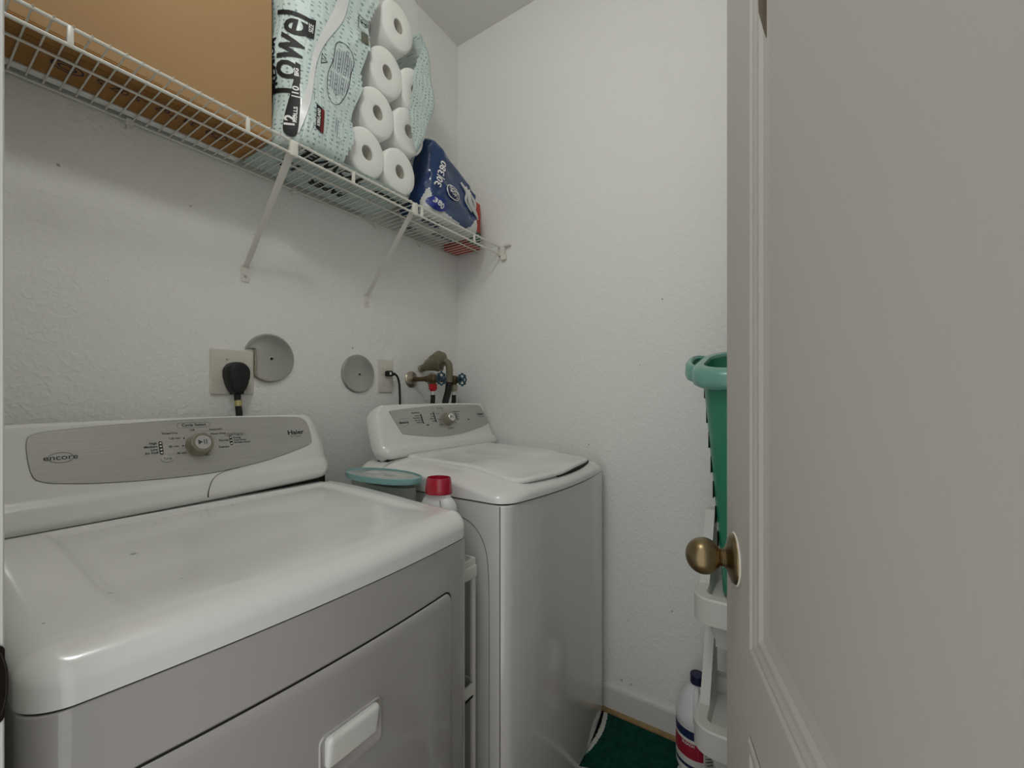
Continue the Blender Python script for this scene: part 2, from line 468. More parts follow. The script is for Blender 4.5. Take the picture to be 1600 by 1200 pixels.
def fill_into(B, pts, fn, k=5, mi=0):
    cx = sum(p[0] for p in pts)/len(pts); cy = sum(p[1] for p in pts)/len(pts)
    n = len(pts); prev = [B.b.verts.new(fn(*p)) for p in pts]
    for q in range(1, k+1):
        f = q/k
        if q == k:
            c = B.b.verts.new(fn(cx, cy))
            for i in range(n): B.b.faces.new((prev[i], prev[(i+1) % n], c)).material_index = mi
        else:
            cur = [B.b.verts.new(fn(p[0]+(cx-p[0])*f, p[1]+(cy-p[1])*f)) for p in pts]
            for i in range(n): B.b.faces.new((prev[i], prev[(i+1) % n], cur[(i+1) % n], cur[i])).material_index = mi
            prev = cur
def dense_poly(pts, d=.006):
    out = []
    for i in range(len(pts)):
        p, q = pts[i], pts[(i+1) % len(pts)]; m_ = max(1, int(math.dist(p, q)/d))
        for k in range(m_): out.append((p[0]+(q[0]-p[0])*k/m_, p[1]+(q[1]-p[1])*k/m_))
    return out
def ellipse(rx, ry, cx=0, cy=0, n=36):
    return [(cx+rx*math.cos(2*PI*k/n), cy+ry*math.sin(2*PI*k/n)) for k in range(n)]

# ------------------------------------------------------------------ the room
XR, YB, ZC = 1.53, 1.322, 2.843
XL = .0605            # inner face of the wall with the doorway
YF = -.95
def struct(name, B, m, label=None, cat=None, parent=None, smooth=False):
    o = B.build(name, m, parent, smooth=smooth)
    if parent is None: tag(o, label, cat, kind='structure')
    return o
struct('floor', MB().box((XL-.12, YF-.1, -.08), (XR+.1, YB+.1, 0)), M['floor'], 'wooden floor under the green rug and the machines', 'floor')
struct('ceiling', MB().box((XL-.12, YF-.1, ZC), (XR+.1, YB+.1, ZC+.08)), M['ceiling'], 'grey white ceiling above the shelf corner', 'ceiling')
specks(M['wall_back'], [(.22, YB, 1.681, .006), (.461, YB, 1.683, .004), (.847, YB, 1.717, .003), (.955, YB, 1.356, .006), (.30, YB, 1.45, .002), (.62, YB, 1.66, .003)])
specks(M['wall_right'], [(XR, .379, 1.524, .006), (XR, .656, .996, .005), (XR, .346, .435, .005), (XR, .457, 1.296, .004), (XR, .50, .36, .004), (XR, .43, .48, .003),
                         (XR, .525, .13, .008), (XR, .49, .127, .006)])
struct('wall_back', MB().box((XL-.12, YB, 0), (XR+.1, YB+.1, ZC)), M['wall_back'], 'textured white wall behind the washer and dryer', 'wall')
struct('wall_right', MB().box((XR, YF-.1, 0), (XR+.1, YB, ZC)), M['wall_right'], 'textured white wall beside the washer', 'wall')
struct('wall_front', MB().box((XL-.12, YF-.1, 0), (XR, YF, ZC)), M['wall'], 'white wall behind the open door', 'wall')
JY0, JY1, JZ = -.118, .55, 2.06
b = MB(); b.box((XL-.11, JY1+.02, 0), (XL-.001, YB, ZC)); b.box((XL-.11, YF, 0), (XL-.001, JY0-.02, ZC)); b.box((XL-.11, JY0-.02, JZ+.02), (XL-.001, JY1+.02, ZC))
struct('wall_left', b, M['wall'], 'white wall with the doorway at the left edge', 'wall')
b = MB(); b.box((XL-.112, JY1, 0), (XL, JY1+.019, JZ), .001, 1); b.box((XL-.112, JY0-.019, 0), (XL, JY0, JZ), .001, 1); b.box((XL-.112, JY0-.019, JZ), (XL, JY1+.019, JZ+.019), .001, 1)
jamb = struct('trim_1', b, M['trim'], 'white door jamb at the left edge of the photo', 'door jamb')
b = MB()
b.prism(rrect(.012, .033, .006, XL-.030+.018, .941), 0, .0015, lambda a, c, h: (a, JY1-h, c))
b.tube([(XL-.002, JY1-.001, .941-.026), (XL+.0004, JY1-.002, .941-.012), (XL+.0008, JY1-.002, .941), (XL+.0004, JY1-.002, .941+.012), (XL-.002, JY1-.001, .941+.026)], .0009, 6, smooth=5)
b.prism([(XL-.004, .917), (XL+.0002, .925), (XL+.0010, .941), (XL+.0002, .957), (XL-.004, .965)], 0, .0018, lambda a, c, h: (a, JY1-h, c))
tag(b.build('strike_plate', M['strike']), 'dark metal strike plate on the door jamb', 'strike plate')

# baseboards
def baseboard(name, label, x0=None):
    b = MB()
    prof = [(0, 0), (-.012, 0), (-.012, .088), (-.010, .096), (-.005, .102), (0, .104)]
    b.rings([[(XR+a, y, z) for a, z in prof] for y in (YF, YB)], mi=0)
    return struct(name, b, M['trim'], label, 'baseboard')
baseboard('baseboard_right', 'white baseboard along the wall beside the washer')
b = MB(); b.box((XL, YB-.012, 0), (XR-.012, YB, .1), .003); struct('baseboard_back', b, M['trim'], 'white baseboard behind the machines', 'baseboard')
b = MB(); prof = [(-.012, 0), (-.026, 0), (-.026, .006), (-.022, .013), (-.016, .016), (-.012, .016)]
b.rings([[(XR+a, y, z) for a, z in prof] for y in (YF, YB-.012)])
struct('trim_2', b, M['wood'], 'worn bare wood shoe moulding under the baseboard', 'shoe moulding')

# ------------------------------------------------------------------ door
DE = Vector((.695, .0795, 0)); DD = Vector((.958, .286, 0)).normalized(); DN = Vector((-DD.y, DD.x, 0)); DW, DH = .655, 2.03
def DP(s, z, h): return DE - DD*s + DN*h + Vector((0, 0, z))     # s from the latch edge
P1 = (.136, .879, DW-.10, 1.93)     # upper panel s0,z0,s1,z1
P2 = (.136, .20, DW-.10, .785)      # lower panel
b = MB()
zs = [0.012, P2[1], P2[3], P1[1], P1[3], DH]; ss = [0, P1[0], P1[2], DW]
def quadbox(s0, s1, z0, z1, h0=-.035, h1=0):
    b.rings([[DP(s0, z0, h0), DP(s1, z0, h0), DP(s1, z1, h0), DP(s0, z1, h0)], [DP(s0, z0, h1), DP(s1, z0, h1), DP(s1, z1, h1), DP(s0, z1, h1)]])
quadbox(0, DW, zs[0], DH, -.035, -.008)
quadbox(0, P1[0], zs[0], DH, -.0081, 0); quadbox(P1[2], DW, zs[0], DH, -.0081, 0)
for z0, z1 in ((zs[0], zs[1]), (zs[2], zs[3]), (zs[4], DH)): quadbox(P1[0], P1[2], z0, z1, -.0081, 0)
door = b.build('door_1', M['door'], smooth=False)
tag(door, 'white painted panel door standing open at the right edge', 'door', kind='structure')
def panel(p, name, raised):
    s0, z0, s1, z1 = p
    b = MB()
    # moulding: stepped ogee frame going inwards
    steps = [(0, .0005), (.004, .0030), (.012, .0030), (.015, .0005), (.020, .0008), (.026, -.0012), (.032, -.0016), (.036, -.0050), (.050, -.0072)]
    rings = []
    for d, h in steps: rings.append([DP(s0+d, z0+d, h), DP(s1-d, z0+d, h), DP(s1-d, z1-d, h), DP(s0+d, z1-d, h)])
    b.rings(rings, cap0=False, cap1=True)
    return b.build(name, M['door'], door, smooth=False)
panel(P1, 'door_panel', 0); panel(P2, 'door_panel', 0)
# dark brown strip in the moulding high on the upper panel
b = MB(); c_ = []
for s_, z_, h in ((.1655, 1.70, -.0010), (.1655, 1.628, -.0010), (.1690, 1.60, -.0012), (.1735, 1.578, -.0042), (.1800, 1.562, -.0056)):
    c_.append((s_, z_, h))
b.rings([[DP(s_, z_, h), DP(s_, 1.88, h), DP(s_, 1.88, h-.001), DP(s_, z_, h-.001)] for s_, z_, h in c_])
b.build('brown_strip', mat('dark_brown_strip', (84, 74, 60), .6, var=.3, vscale=60), door, smooth=False)['label'] = 'dark brown strip'
# knob
kz = .963; kb = DP(.060, kz, 0)
kn = thing('door_knob', 'round antique brass knob with worn rose on the white door', 'door knob', kb)
b = MB(); b.lathe([(.0335, 0), (.0335, .002), (.031, .006), (.026, .008), (.0175, .0108), (.0135, .0128), (.012, .0150)], kb, DN, 40)
rose = b.build('rose', M['brass'], kn)
b = MB(); b.lathe([(.0345, .0002), (.0350, .0012), (.0343, .0022), (.0330, .0026), (.0325, .002)], kb, DN, 40, capped=False)
b.build('paint_smear', M['paint_flake'], kn)['label'] = 'white paint smeared around the rose rim'
b = MB()
pr = [(.0125, .0140), (.0125, .0152), (.0108, .0156), (.0108, .0168), (.0122, .0172), (.0122, .0180), (.0112, .0185)]
R0 = .0243; c0 = .0400
for k in range(3, 25):
    a = PI - k/24*PI
    if math.sin(PI-a)*R0 < .0110 and k < 12: continue
    pr.append((max(.0004, R0*math.sin(a)), c0 + R0*.94*math.cos(a)))
b.lathe(pr, kb, DN, 44); b.build('knob', M['brass'], kn)
b = MB(); b.box((0, 0, 0), (.012, .0012, .055)); 
b = MB(); b.rings([[DP(-.0006, kz-.028, -.03), DP(-.0006, kz+.028, -.03), DP(-.0006, kz+.028, -.005), DP(-.0006, kz-.028, -.005)], [DP(.001, kz-.028, -.03), DP(.001, kz+.028, -.03), DP(.001, kz+.028, -.005), DP(.001, kz-.028, -.005)]])
b.build('latch_plate', M['brass'], kn, smooth=False)

# ------------------------------------------------------------------ rug
b = MB(); b.box((.80, -.75, .0), (1.498, .592, .012), .004, 2)
tag(b.build('rug', M['rug']), 'dark green rug with white curved lines on the floor before the washer', 'rug')

# ------------------------------------------------------------------ machines
def bowed(hx, hy, r, cx, cy, bow, n=8):
    out = []
    base = rrect(hx, hy, r, 0, 0, n); dense = []
    for i in range(len(base)):
        p, q = base[i], base[(i+1) % len(base)]
        m_ = max(1, int(math.dist(p, q)/.03))
        for k in range(m_): dense.append((p[0]+(q[0]-p[0])*k/m_, p[1]+(q[1]-p[1])*k/m_))
    for x, y in dense:
        w = (hy-y)/(2*hy)
        out.append((cx+x, cy+y-bow*(1-(x/hx)**2)*w**3))
    return out

# ---- dryer
DXC, DHX = .4108, .3348
dryer = thing('dryer', 'white clothes dryer with wide steel control panel beside the doorway', 'dryer', (DXC, .9, 0))
dy0, dy1 = .606, 1.235; dcy, dhy = (dy0+dy1)/2, (dy1-dy0)/2; DBOW = .022; SEAM = .870
b = MB(); b.prism(bowed(DHX, dhy, .035, DXC, dcy, DBOW), .03, SEAM-.0026, bev=.002)
cab = b.build('cabinet', M['enamel_dryer_shaded'], dryer)
b = MB(); b.prism(bowed(DHX-.0025, dhy-.0025, .033, DXC, dcy, DBOW), SEAM-.010, SEAM+.006); b.build('seam', M['dark_gap'], dryer)
def dplace(x, y, h):
    w = (dhy-y)/(2*dhy)
    return (DXC+x, dcy+y-DBOW*(1-(x/DHX)**2)*w**3, h)
def dtop(x, y):
    Yw = dcy+y
    z = .924 + .016*sstep(.62, 1.02, Yw) - .006*sstep(1.10, 1.13, Yw)
    mx = sstep(.172-.010, .172+.004, DXC+x)*(1-sstep(.675, .700, DXC+x))
    my = sstep(.66, .80, Yw)*(1-sstep(1.085, 1.105, Yw))
    return z - .0075*mx*my
M['dryer_top'] = mat('white_enamel_scuffed', (232, 232, 229), .17, coat=.35, var=.02, vscale=6)
random.seed(5)
def dz(x, y): return dtop(x-DXC, y-dcy)
marks = [(.30+.16*random.random(), 1.00+.085*random.random(), .935, .002+.003*random.random()) for _ in range(10)] + [(.17, .74, .934, .005), (.105, .70, .93, .003), (.24, .72, .932, .003), (.50, .70, .93, .003), (.23, .88, .932, .009)]
marks = [(x, y, dz(x, y), r) for x, y, _, r in marks]
specks(M['dryer_top'], marks, (110, 108, 100))
slab(DHX+.0005, dhy+.0005, .040, dplace, dtop, ex=(.030, .026), ey=(.02, .02), ey0=(.055, .036), base=SEAM, nx=110, ny=90).build('top_cover', M['dryer_top'], dryer, angle=60)
# console
dv = Vector((0, .055, .14)); dv.normalize(); dn = Vector((0, -dv.z, dv.y)); dp0 = Vector((0, 1.14, .975))
def dcon(a, b_, h): return Vector((a, dp0.y, dp0.z)) + dv*b_ + dn*h
DB0, DB1 = -.041, .171
CXD, CHX = .4095, .347
def cplace(x, y, h):
    bb = (DB0+DB1)/2 + y
    f = (DB1-bb)/(DB1-DB0)
    bb += .017*f*((x+CHX)/(2*CHX)) ** 2
    xx = x*(1-.045*max(0, (bb-.02)/.15)**2)
    bb -= .0035*(x/CHX)**2*max(0, bb/.17)
    return dcon(CXD+xx, bb, h)
def ctop(x, y):
    bb = (DB0+DB1)/2 + y
    return -.001 + .007*(1-sstep(-.004, .022, bb))
slab(CHX, (DB1-DB0)/2, .046, cplace, ctop, ex=(.045, .035), ey=(.011, .012), ey0=(.014, .012), base=-.06, nx=100, ny=60).build('console', M['console'], dryer, angle=60)
b = MB(); b.box((.09, 1.148, .922), (.735, 1.205, .985)); b.build('console_gap_filler', M['dark_gap'], dryer, smooth=False)  # dark filler added so the gap below the console looks shaded
pan = smooth2d([(.1565, .100), (.1575, .132), (.166, .143), (.195, .149), (.30, .157), (.43, .162), (.56, .161), (.662, .157), (.690, .152), (.703, .136), (.7065, .108), (.706, .085), (.699, .074), (.66, .061), (.58, .042), (.50, .031), (.43, .026), (.34, .028), (.26, .034), (.20, .043), (.172, .051), (.161, .064)], 5)
b = MB(); b.prism(pan, -.002, .0008, dcon); cp = b.build('control_panel', M['steel'], dryer, smooth=False)
b = MB(); ring_into(b, offset_poly(pan, -.0008), .0011, lambda a, c: dcon(a, c, .0002)); b.build('panel_border', M['ink_soft'], dryer, smooth=False)
PF = lambda a, c: dcon(a, c, .0014)
b = MB()
text_into(b, 'Haier', .0185, PF, .664, .111, .0004, 1.12)
text_into(b, 'Super Capacity', .0052, PF, .662, .100)
text_into(b, 'encore', .0150, PF, .199, .0945, 0, 1.12); ring_into(b, ellipse(.0175, .0105, .199, .094), .0006, PF)
text_into(b, 'Cycle Select', .0095, PF, .423, .1475, .0001, 1.05); ring_into(b, rrect(.034, .0065, .006, .423, .147), .0005, PF)
for t, a, c in (('Off', .418, .1345), ('Automatic', .467, .134), ('Heavy Duty', .470, .1225), ('Timed Dry', .373, .130), ('120 min', .381, .117), ('80 min', .378, .098), ('40 min', .391, .081), ('20 min', .436, .071), ('Normal', .480, .104), ('Delicate', .478, .087)):
    text_into(b, t, .0068, PF, a, c, .00008)
for a, c in ((.399, .116), (.395, .098), (.406, .083), (.4265, .077), (.447, .085), (.455, .102)): flat_into(b, ellipse(.0017, .0017, a, c, 10), PF)
for t, c in (('High', .1085), ('Medium', .101), ('Low', .094), ('Air Fluff', .0865)): text_into(b, t, .0072, PF, .348, c, .0001, align='RIGHT')
flat_into(b, rrect(.0034, .0155, .0033, .354, .097), PF)
text_into(b, 'Cycle Progress', .0065, PF, .508, .118, .0001); ring_into(b, rrect(.024, .0045, .0043, .508, .118), .0004, PF)
for t, c in (('Drying', .1085), ('Cool Down', .102), ('Wrinkle Guard', .0955)): text_into(b, t, .0062, PF, .502, c, .0001, align='LEFT')
flat_into(b, rrect(.003, .0125, .003, .496, .102), PF)
b.build('lettering', M['ink'], cp, smooth=False)
for a, z0, st, n in ((.354, .108, -.0073, 4), (.496, .110, -.008, 3)):
    for k in range(n):
        b = MB(); b.prism(ellipse(.0021, .0021, a, z0+st*k, 12), .0012, .002, dcon); b.build('indicator_light', M['plate'], cp, smooth=False)
b = MB(); b.prism(ellipse(.0125, .0088, .363, .071, 28), 0, .0028, dcon, bev=.0015); bt = b.build('button', mat('silver_button', (184, 184, 179), .3, metal=.3), dryer)
b = MB(); text_into(b, 'Temp', .0065, lambda a, c: dcon(a, c, .0031), .363, .071); b.build('lettering', M['ink'], bt, smooth=False)
def knob_at(con, a, c, R_, dpt, parent, icon=True):
    o = con(a, c, 0); ax = (con(a, c, 1)-con(a, c, 0)).normalized()
    u = Vector((1, 0, 0)); w = ax.cross(u)
    B = MB(); rings = []
    for rr, h in ((R_*1.04, 0), (R_*1.04, dpt*.12), (R_*.97, dpt*.2), (R_*.92, dpt*.82), (R_*.86, dpt*.97), (R_*.80, dpt), (R_*.66, dpt), (R_*.65, dpt*.94)):
        rg = []
        for k in range(72):
            t = 2*PI*k/72
            lob = 1 + (.035*(abs(math.sin(3.5*t)) - .5) if .15 < h/dpt < .99 else 0)
            rg.append(o + ax*h + (u*math.cos(t) + w*math.sin(t))*rr*lob)
        rings.append(rg)
    B.rings(rings); kb_ = B.build('knob', M['knob'], parent)
    B = MB(); B.lathe([(R_*.64, dpt*.9), (R_*.64, dpt*1.0), (R_*.60, dpt*1.04), (R_*.3, dpt*1.05), (.0002, dpt*1.05)], o, ax, 32); B.build('knob_cap', M['chrome'], kb_)
    if icon:
        B = MB(); ff = lambda p, q: o + ax*(dpt*1.06) + u*p + (ax.cross(u))*q
        flat_into(B, [(-.010, .006), (-.001, 0), (-.010, -.006)], ff); flat_into(B, rrect(.0009, .006, .0008, .002, 0, 3), ff); flat_into(B, rrect(.0009, .006, .0008, .0065, 0, 3), ff)
        B.build('lettering', M['ink_soft'], kb_, smooth=False)
    return kb_
knob_at(dcon, .4265, .0965, .0265, .026, dryer)
# crack in the console
b = MB(); b.tube([dcon(.4265, -.031, .004), dcon(.427, -.022, .0072), dcon(.431, -.010, .0078), dcon(.437, .003, .0072), dcon(.446, .013, .003), dcon(.458, .021, .0008), dcon(.478, .0275, .0006), dcon(.505, .030, .0006)], [.0014, .0009, .0007, .0006, .0006, .0005, .0005, .0003], 6, smooth=6)
b.build('crack', M['dark_gap'], dryer)['label'] = 'thin dark crack in the console plastic'
# door of the dryer
dcx, dcz = .405, .49; dhx, dhz = .2605, .2835
def ddoor(x, z, h):
    X_ = dcx+x
    return (X_, dy0 - DBOW*(1-((X_-DXC)/DHX)**2) - h, dcz+z)
b = slab(dhx, dhz, .018, ddoor, lambda x, y: .0075, ex=(.010, .006), ey=(.016, .0075), ey0=(.010, .006), base=-.002, nx=60, ny=40)
ddr = b.build('door', M['enamel_dryer_shaded'], dryer, angle=60)
b = MB(); gro = []
gp = rrect(dhx+.0030, dhz+.0032, .020, 0, 0)
for i in range(len(gp)):
    p, q = gp[i], gp[(i+1) % len(gp)]; m_ = max(1, int(math.dist(p, q)/.02))
    for k in range(m_): gro.append((p[0]+(q[0]-p[0])*k/m_, p[1]+(q[1]-p[1])*k/m_))
ring_into(b, gro, .0045, lambda x, z: ddoor(x, z, .0010))
b.build('door_groove', M['dark_gap'], dryer, smooth=False)
hx_, hz_ = .0575, .0385; hcx, hcz = .416-dcx, .6415-dcz
def dh(x, z, h): return ddoor(hcx+x, hcz+z, h)
b = MB(); pts = rrect(hx_, hz_, .013); ring_pts = [pts, offset_poly(pts, .002), offset_poly(pts, .0045), offset_poly(pts, .007)]
b.rings([[dh(x, z, h) for x, z in p] for p, h in zip(ring_pts, (.0068, .0098, .0098, .0082))], cap0=False, cap1=True)
b.build('handle_recess', M['enamel_dryer_shaded'], ddr)
slab(.0475, .0245, .008, lambda x, z, h: dh(x, z+.009, h), lambda x, y: .017 + .004*(y/.0245), ex=(.008, .008), ey=(.008, .007), ey0=(.004, .004), base=.007, nx=30, ny=20).build('handle', M['console'], ddr, angle=60)
for sx in (-.28, .28):
    for y in (.68, 1.18):
        b = MB(); b.lathe([(.02, 0), (.02, .012), (.012, .014), (.012, .035)], (DXC+sx, y, 0)); b.build('foot', M['black'], dryer)

# ---- washer
WXC, WHX = 1.1885, .3265
washer = thing('washer', 'white top-loading washing machine in the corner with a closed lid', 'washing machine', (WXC, .85, 0))
wy0, wy1 = .590, 1.175; wcy, why = (wy0+wy1)/2, (wy1-wy0)/2; WBOW = .034; WSEAM = .911
b = MB(); b.prism(bowed(WHX, why, .028, WXC, wcy, WBOW), .022, WSEAM-.004, bev=.005); b.build('cabinet', M['enamel_washer_shaded'], washer)
b = MB(); b.prism(bowed(WHX-.004, why-.004, .026, WXC, wcy, WBOW), WSEAM-.008, WSEAM+.006); b.build('seam', M['dark_gap'], washer)
b = MB(); b.box((WXC-WHX+.0035, wy0-.0100, .03), (WXC-WHX+.0055, wy0-.0075, WSEAM-.012))
# vertical joint between wrapper and front panel
b = MB(); b.box((WXC-WHX-.0002, wy0+.0165, .03), (WXC-WHX+.001, wy0+.0178, WSEAM-.006)); b.build('panel_joint', M['dark_gap'], washer, smooth=False)
def wplace(x, y, h):
    w = (why-y)/(2*why)
    return (WXC+x, wcy+y-WBOW*(1-(x/WHX)**2)*w**3, h)
def wtop(x, y):
    Yw = wcy+y
    return .950 + .026*sstep(.60, .80, Yw) + .010*sstep(.8, 1.02, Yw) - .009*sstep(1.03, 1.065, Yw) - .010*sstep(.22, .31, abs(x))
slab(WHX+.002, why+.002, .045, wplace, wtop, ex=(.05, .022), ey=(.02, .02), ey0=(.06, .030), base=WSEAM, nx=90, ny=80).build('top_cover', M['enamel'], washer, angle=60)
# lid
LX0, LX1, LY0, LY1 = .945, 1.405, .600, 1.052
lcx, lcy, lhx, lhy = (LX0+LX1)/2, (LY0+LY1)/2, (LX1-LX0)/2, (LY1-LY0)/2
def lplace(x, y, h):
    w = (lhy-y)/(2*lhy)
    return (lcx+x, lcy+y-.028*(1-(x/lhx)**2)*w**3, h)
def lraise(x, y): return .0075*sstep(-.25, .35, x/lhx)*(1-sstep(.95, 1.0, x/lhx))*(1-sstep(.0, .13, y+lhy))
def lbase(x, y): return .9485 + 1.0*lraise(x, y) if y < -lhy+.02 else .945
def ltop(x, y):
    Yw = lcy+y
    z = wtop(lcx+x-WXC, min(why, Yw-wcy)) + .010
    z = .960 + .026*sstep(.60, .80, Yw) + .006*sstep(.8, 1.04, Yw)
    return z - .005*sstep(.1, .2, lhx-abs(x))*sstep(.05, .2, lhy-abs(y)) + lraise(x, y)
slab(lhx, lhy, .04, lplace, ltop, ex=(.014, .008), ey=(.014, .008), ey0=(.016, .007), base=lbase, nx=70, ny=60).build('lid', M['enamel'], washer, angle=60)
# finger gap under the lid front
b = MB()
rings = []
for k in range(21):
    x_ = lhx*(-.25+1.22*k/20); p = lplace(x_, -lhy, 0)
    zt_ = lbase(x_, -lhy)+.0015
    rings.append([(p[0], p[1]+.0015, zt_), (p[0], p[1]+.02, zt_), (p[0], p[1]+.02, .943), (p[0], p[1]+.0015, .943)])
b.rings(rings); b.build('finger_gap', M['dark_gap'], washer)
# console
wv = Vector((0, .055, .13)); wv.normalize(); wn = Vector((0, -wv.z, wv.y)); wp0 = Vector((0, 1.075, 1.0))
def wcon(a, b_, h): return Vector((a, wp0.y, wp0.z)) + wv*b_ + wn*h
WB0, WB1 = -.0205, .172; CXW, CHW = 1.2035, .3165
def wcp(x, y, h):
    bb = (WB0+WB1)/2 + y
    xx = x*(1-.05*max(0, (bb-.02)/.15)**2)
    bb -= .004*(x/CHW)**2*max(0, bb/.17)
    return wcon(CXW+xx, bb, h)
slab(CHW, (WB1-WB0)/2, .04, wcp, lambda x, y: -.001 + .006*(1-sstep(.006, .030, (WB0+WB1)/2+y)), ex=(.05, .045), ey=(.010, .012), ey0=(.012, .010), base=-.042, nx=90, ny=50).build('console', M['console'], washer, angle=60)
b = MB(); b.box((.91, 1.081, .962), (1.500, 1.128, .986)); b.build('console_gap_filler', M['dark_gap'], washer, smooth=False)  # added dark block, shade of the seam put into its colour
wpan = smooth2d([(.958, .138), (.963, .1435), (1.00, .1475), (1.142, .1575), (1.24, .161), (1.33, .161), (1.43, .1575), (1.452, .155), (1.462, .147), (1.474, .112), (1.482, .083), (1.480, .074), (1.462, .066), (1.41, .055), (1.342, .044), (1.27, .037), (1.20, .0345), (1.136, .037), (1.06, .047), (1.00, .0565), (.988, .061), (.982, .073), (.968, .110)], 5)
b = MB(); b.prism(wpan, -.002, .0008, wcon); wpn = b.build('control_panel', M['steel'], washer, smooth=False)
WF = lambda a, c: wcon(a, c, .0014)
b = MB()
text_into(b, 'encore', .0140, WF, 1.007, .099, .0003, 1.05); ring_into(b, ellipse(.0185, .0145, 1.007, .099), .0006, WF)
text_into(b, 'Haier', .0165, WF, 1.441, .1145, .0004, 1.1); text_into(b, 'Super Capacity', .0055, WF, 1.443, .103)
text_into(b, 'Cycle Select', .0075, WF, 1.205, .1475, .0001); text_into(b, 'Cycle Progress', .0072, WF, 1.293, .131, .0001); text_into(b, 'Wash/Rinse', .0080, WF, 1.072, .1325, .0001)
for k, t in enumerate(('Hot/Cold', 'Warm/Warm', 'Warm/Cold', 'Cold/Cold')): text_into(b, t, .0066, WF, 1.091, .121-.0085*k, .0001, align='RIGHT')
for k, t in enumerate(('Super', 'Large', 'Medium', 'Small')): text_into(b, t, .0066, WF, 1.158, .126-.0095*k, .0001, align='RIGHT')
for k, t in enumerate(('Wash', 'Rinse', 'Spin')): text_into(b, t, .0064, WF, 1.289, .119-.0095*k, .0001, align='LEFT')
for a, z0, hz in ((1.096, .108, .019), (1.163, .112, .021), (1.284, .110, .016)): flat_into(b, rrect(.0026, hz, .0025, a, z0), WF)
for t, a, c in (('Off', 1.214, .137), ('Heavy', 1.182, .125), ('Normal', 1.186, .101), ('Delicate', 1.186, .081), ('Rinse & Spin', 1.232, .064), ('Soak', 1.268, .085), ('Bulky', 1.272, .103)): text_into(b, t, .0062, WF, a, c, .0001)
flat_into(b, rrect(.006, .002, .0019, 1.115, .083), WF); flat_into(b, rrect(.006, .002, .0019, 1.353, .094), WF)
b.build('lettering', M['ink'], wpn, smooth=False)
knob_at(wcon, 1.226, .1005, .0255, .028, washer)
for sx in (-.27, .27):
    for y in (.66, 1.12):
        b = MB(); b.lathe([(.02, .0125 if y < .7 else 0), (.02, .018), (.012, .02), (.012, .03)], (WXC+sx, y, 0)); b.build('foot', M['black'], washer)
# curved dent line on the left flank
b = MB(); b.tube([(WXC-WHX-.0006, y, z) for y, z in ((.80, .86), (.74, .862), (.69, .845), (.655, .80), (.642, .73), (.640, .60), (.640, .40), (.640, .10))], .0007, 5, smooth=6)
b.build('pressed_line', M['ink_soft'], washer)

# ------------------------------------------------------------------ slim cart and what stands in it, between the machines
CX0, CX1, CY0, CY1 = .755, .828, .655, 1.14
cart = thing('slim_cart', 'white slim rolling cart standing between the dryer and washer', 'cart', ((CX0+CX1)/2, (CY0+CY1)/2, 0))
for z in (.06, .44, .745):
    b = MB()
    b.prism(rrect((CX1-CX0)/2, (CY1-CY0)/2, .012, (CX0+CX1)/2, (CY0+CY1)/2), z, z+.006)
    o_ = rrect((CX1-CX0)/2, (CY1-CY0)/2, .012, (CX0+CX1)/2, (CY0+CY1)/2); i_ = offset_poly(o_, .004)
    b.rings([[(x, y, z) for x, y in o_], [(x, y, z+.035) for x, y in o_], [(x, y, z+.035) for x, y in i_], [(x, y, z+.005) for x, y in i_]], cap0=False, cap1=False)
    b.build('tray', M['plastic_white'], cart)
for x in (CX0+.006, CX1-.006):
    for y in (CY0+.006, CY1-.006):
        b = MB(); b.box((x-.006, y-.006, .02), (x+.006, y+.006, .782), .003); b.build('post', M['plastic_white'], cart)
        b = MB(); b.lathe([(.013, -.007), (.013, .007)], (x, y, .0135 if y > .6 else .0255), (1, 0, 0), 18); b.build('caster', M['black'], cart)
b = MB(); b.box((CX0+.004, CY0-.006, .735), (CX1-.002, CY0+.004, .765), .004); b.build('front_rail', M['plastic_white'], cart)
# red-capped detergent bottle
bx, by, bz = .793, .748, .7515
bt = thing('detergent_bottle', 'white bottle with red cap standing beside the washer', 'bottle', (bx, by, bz))
b = MB(); b.lathe([(.038, 0), (.044, .004), (.046, .012), (.046, .125), (.0465, .128), (.0465, .131), (.046, .134), (.0465, .142), (.045, .155), (.040, .166), (.034, .173), (.030, .176), (.030, .184)], (bx, by, bz), seg=40, squash=(.64, 1.22)); b.build('body', M['bottle'], bt)
b = MB(); b.lathe([(.033, .1845), (.0335, .188), (.0325, .2), (.0295, .222), (.0285, .224), (.0265, .224), (.0255, .212), (.0002, .211)], (bx, by, bz), seg=40, squash=(.95, 1.1)); b.build('cap', M['redrim'], bt)
b = MB(); b.tube([(bx-.0200, by-.022, bz+.172), (bx-.0225, by-.026, bz+.166), (bx-.0235, by-.029, bz+.156)], .0008, 5); b.build('mould_line', M['ink_soft'], bt)
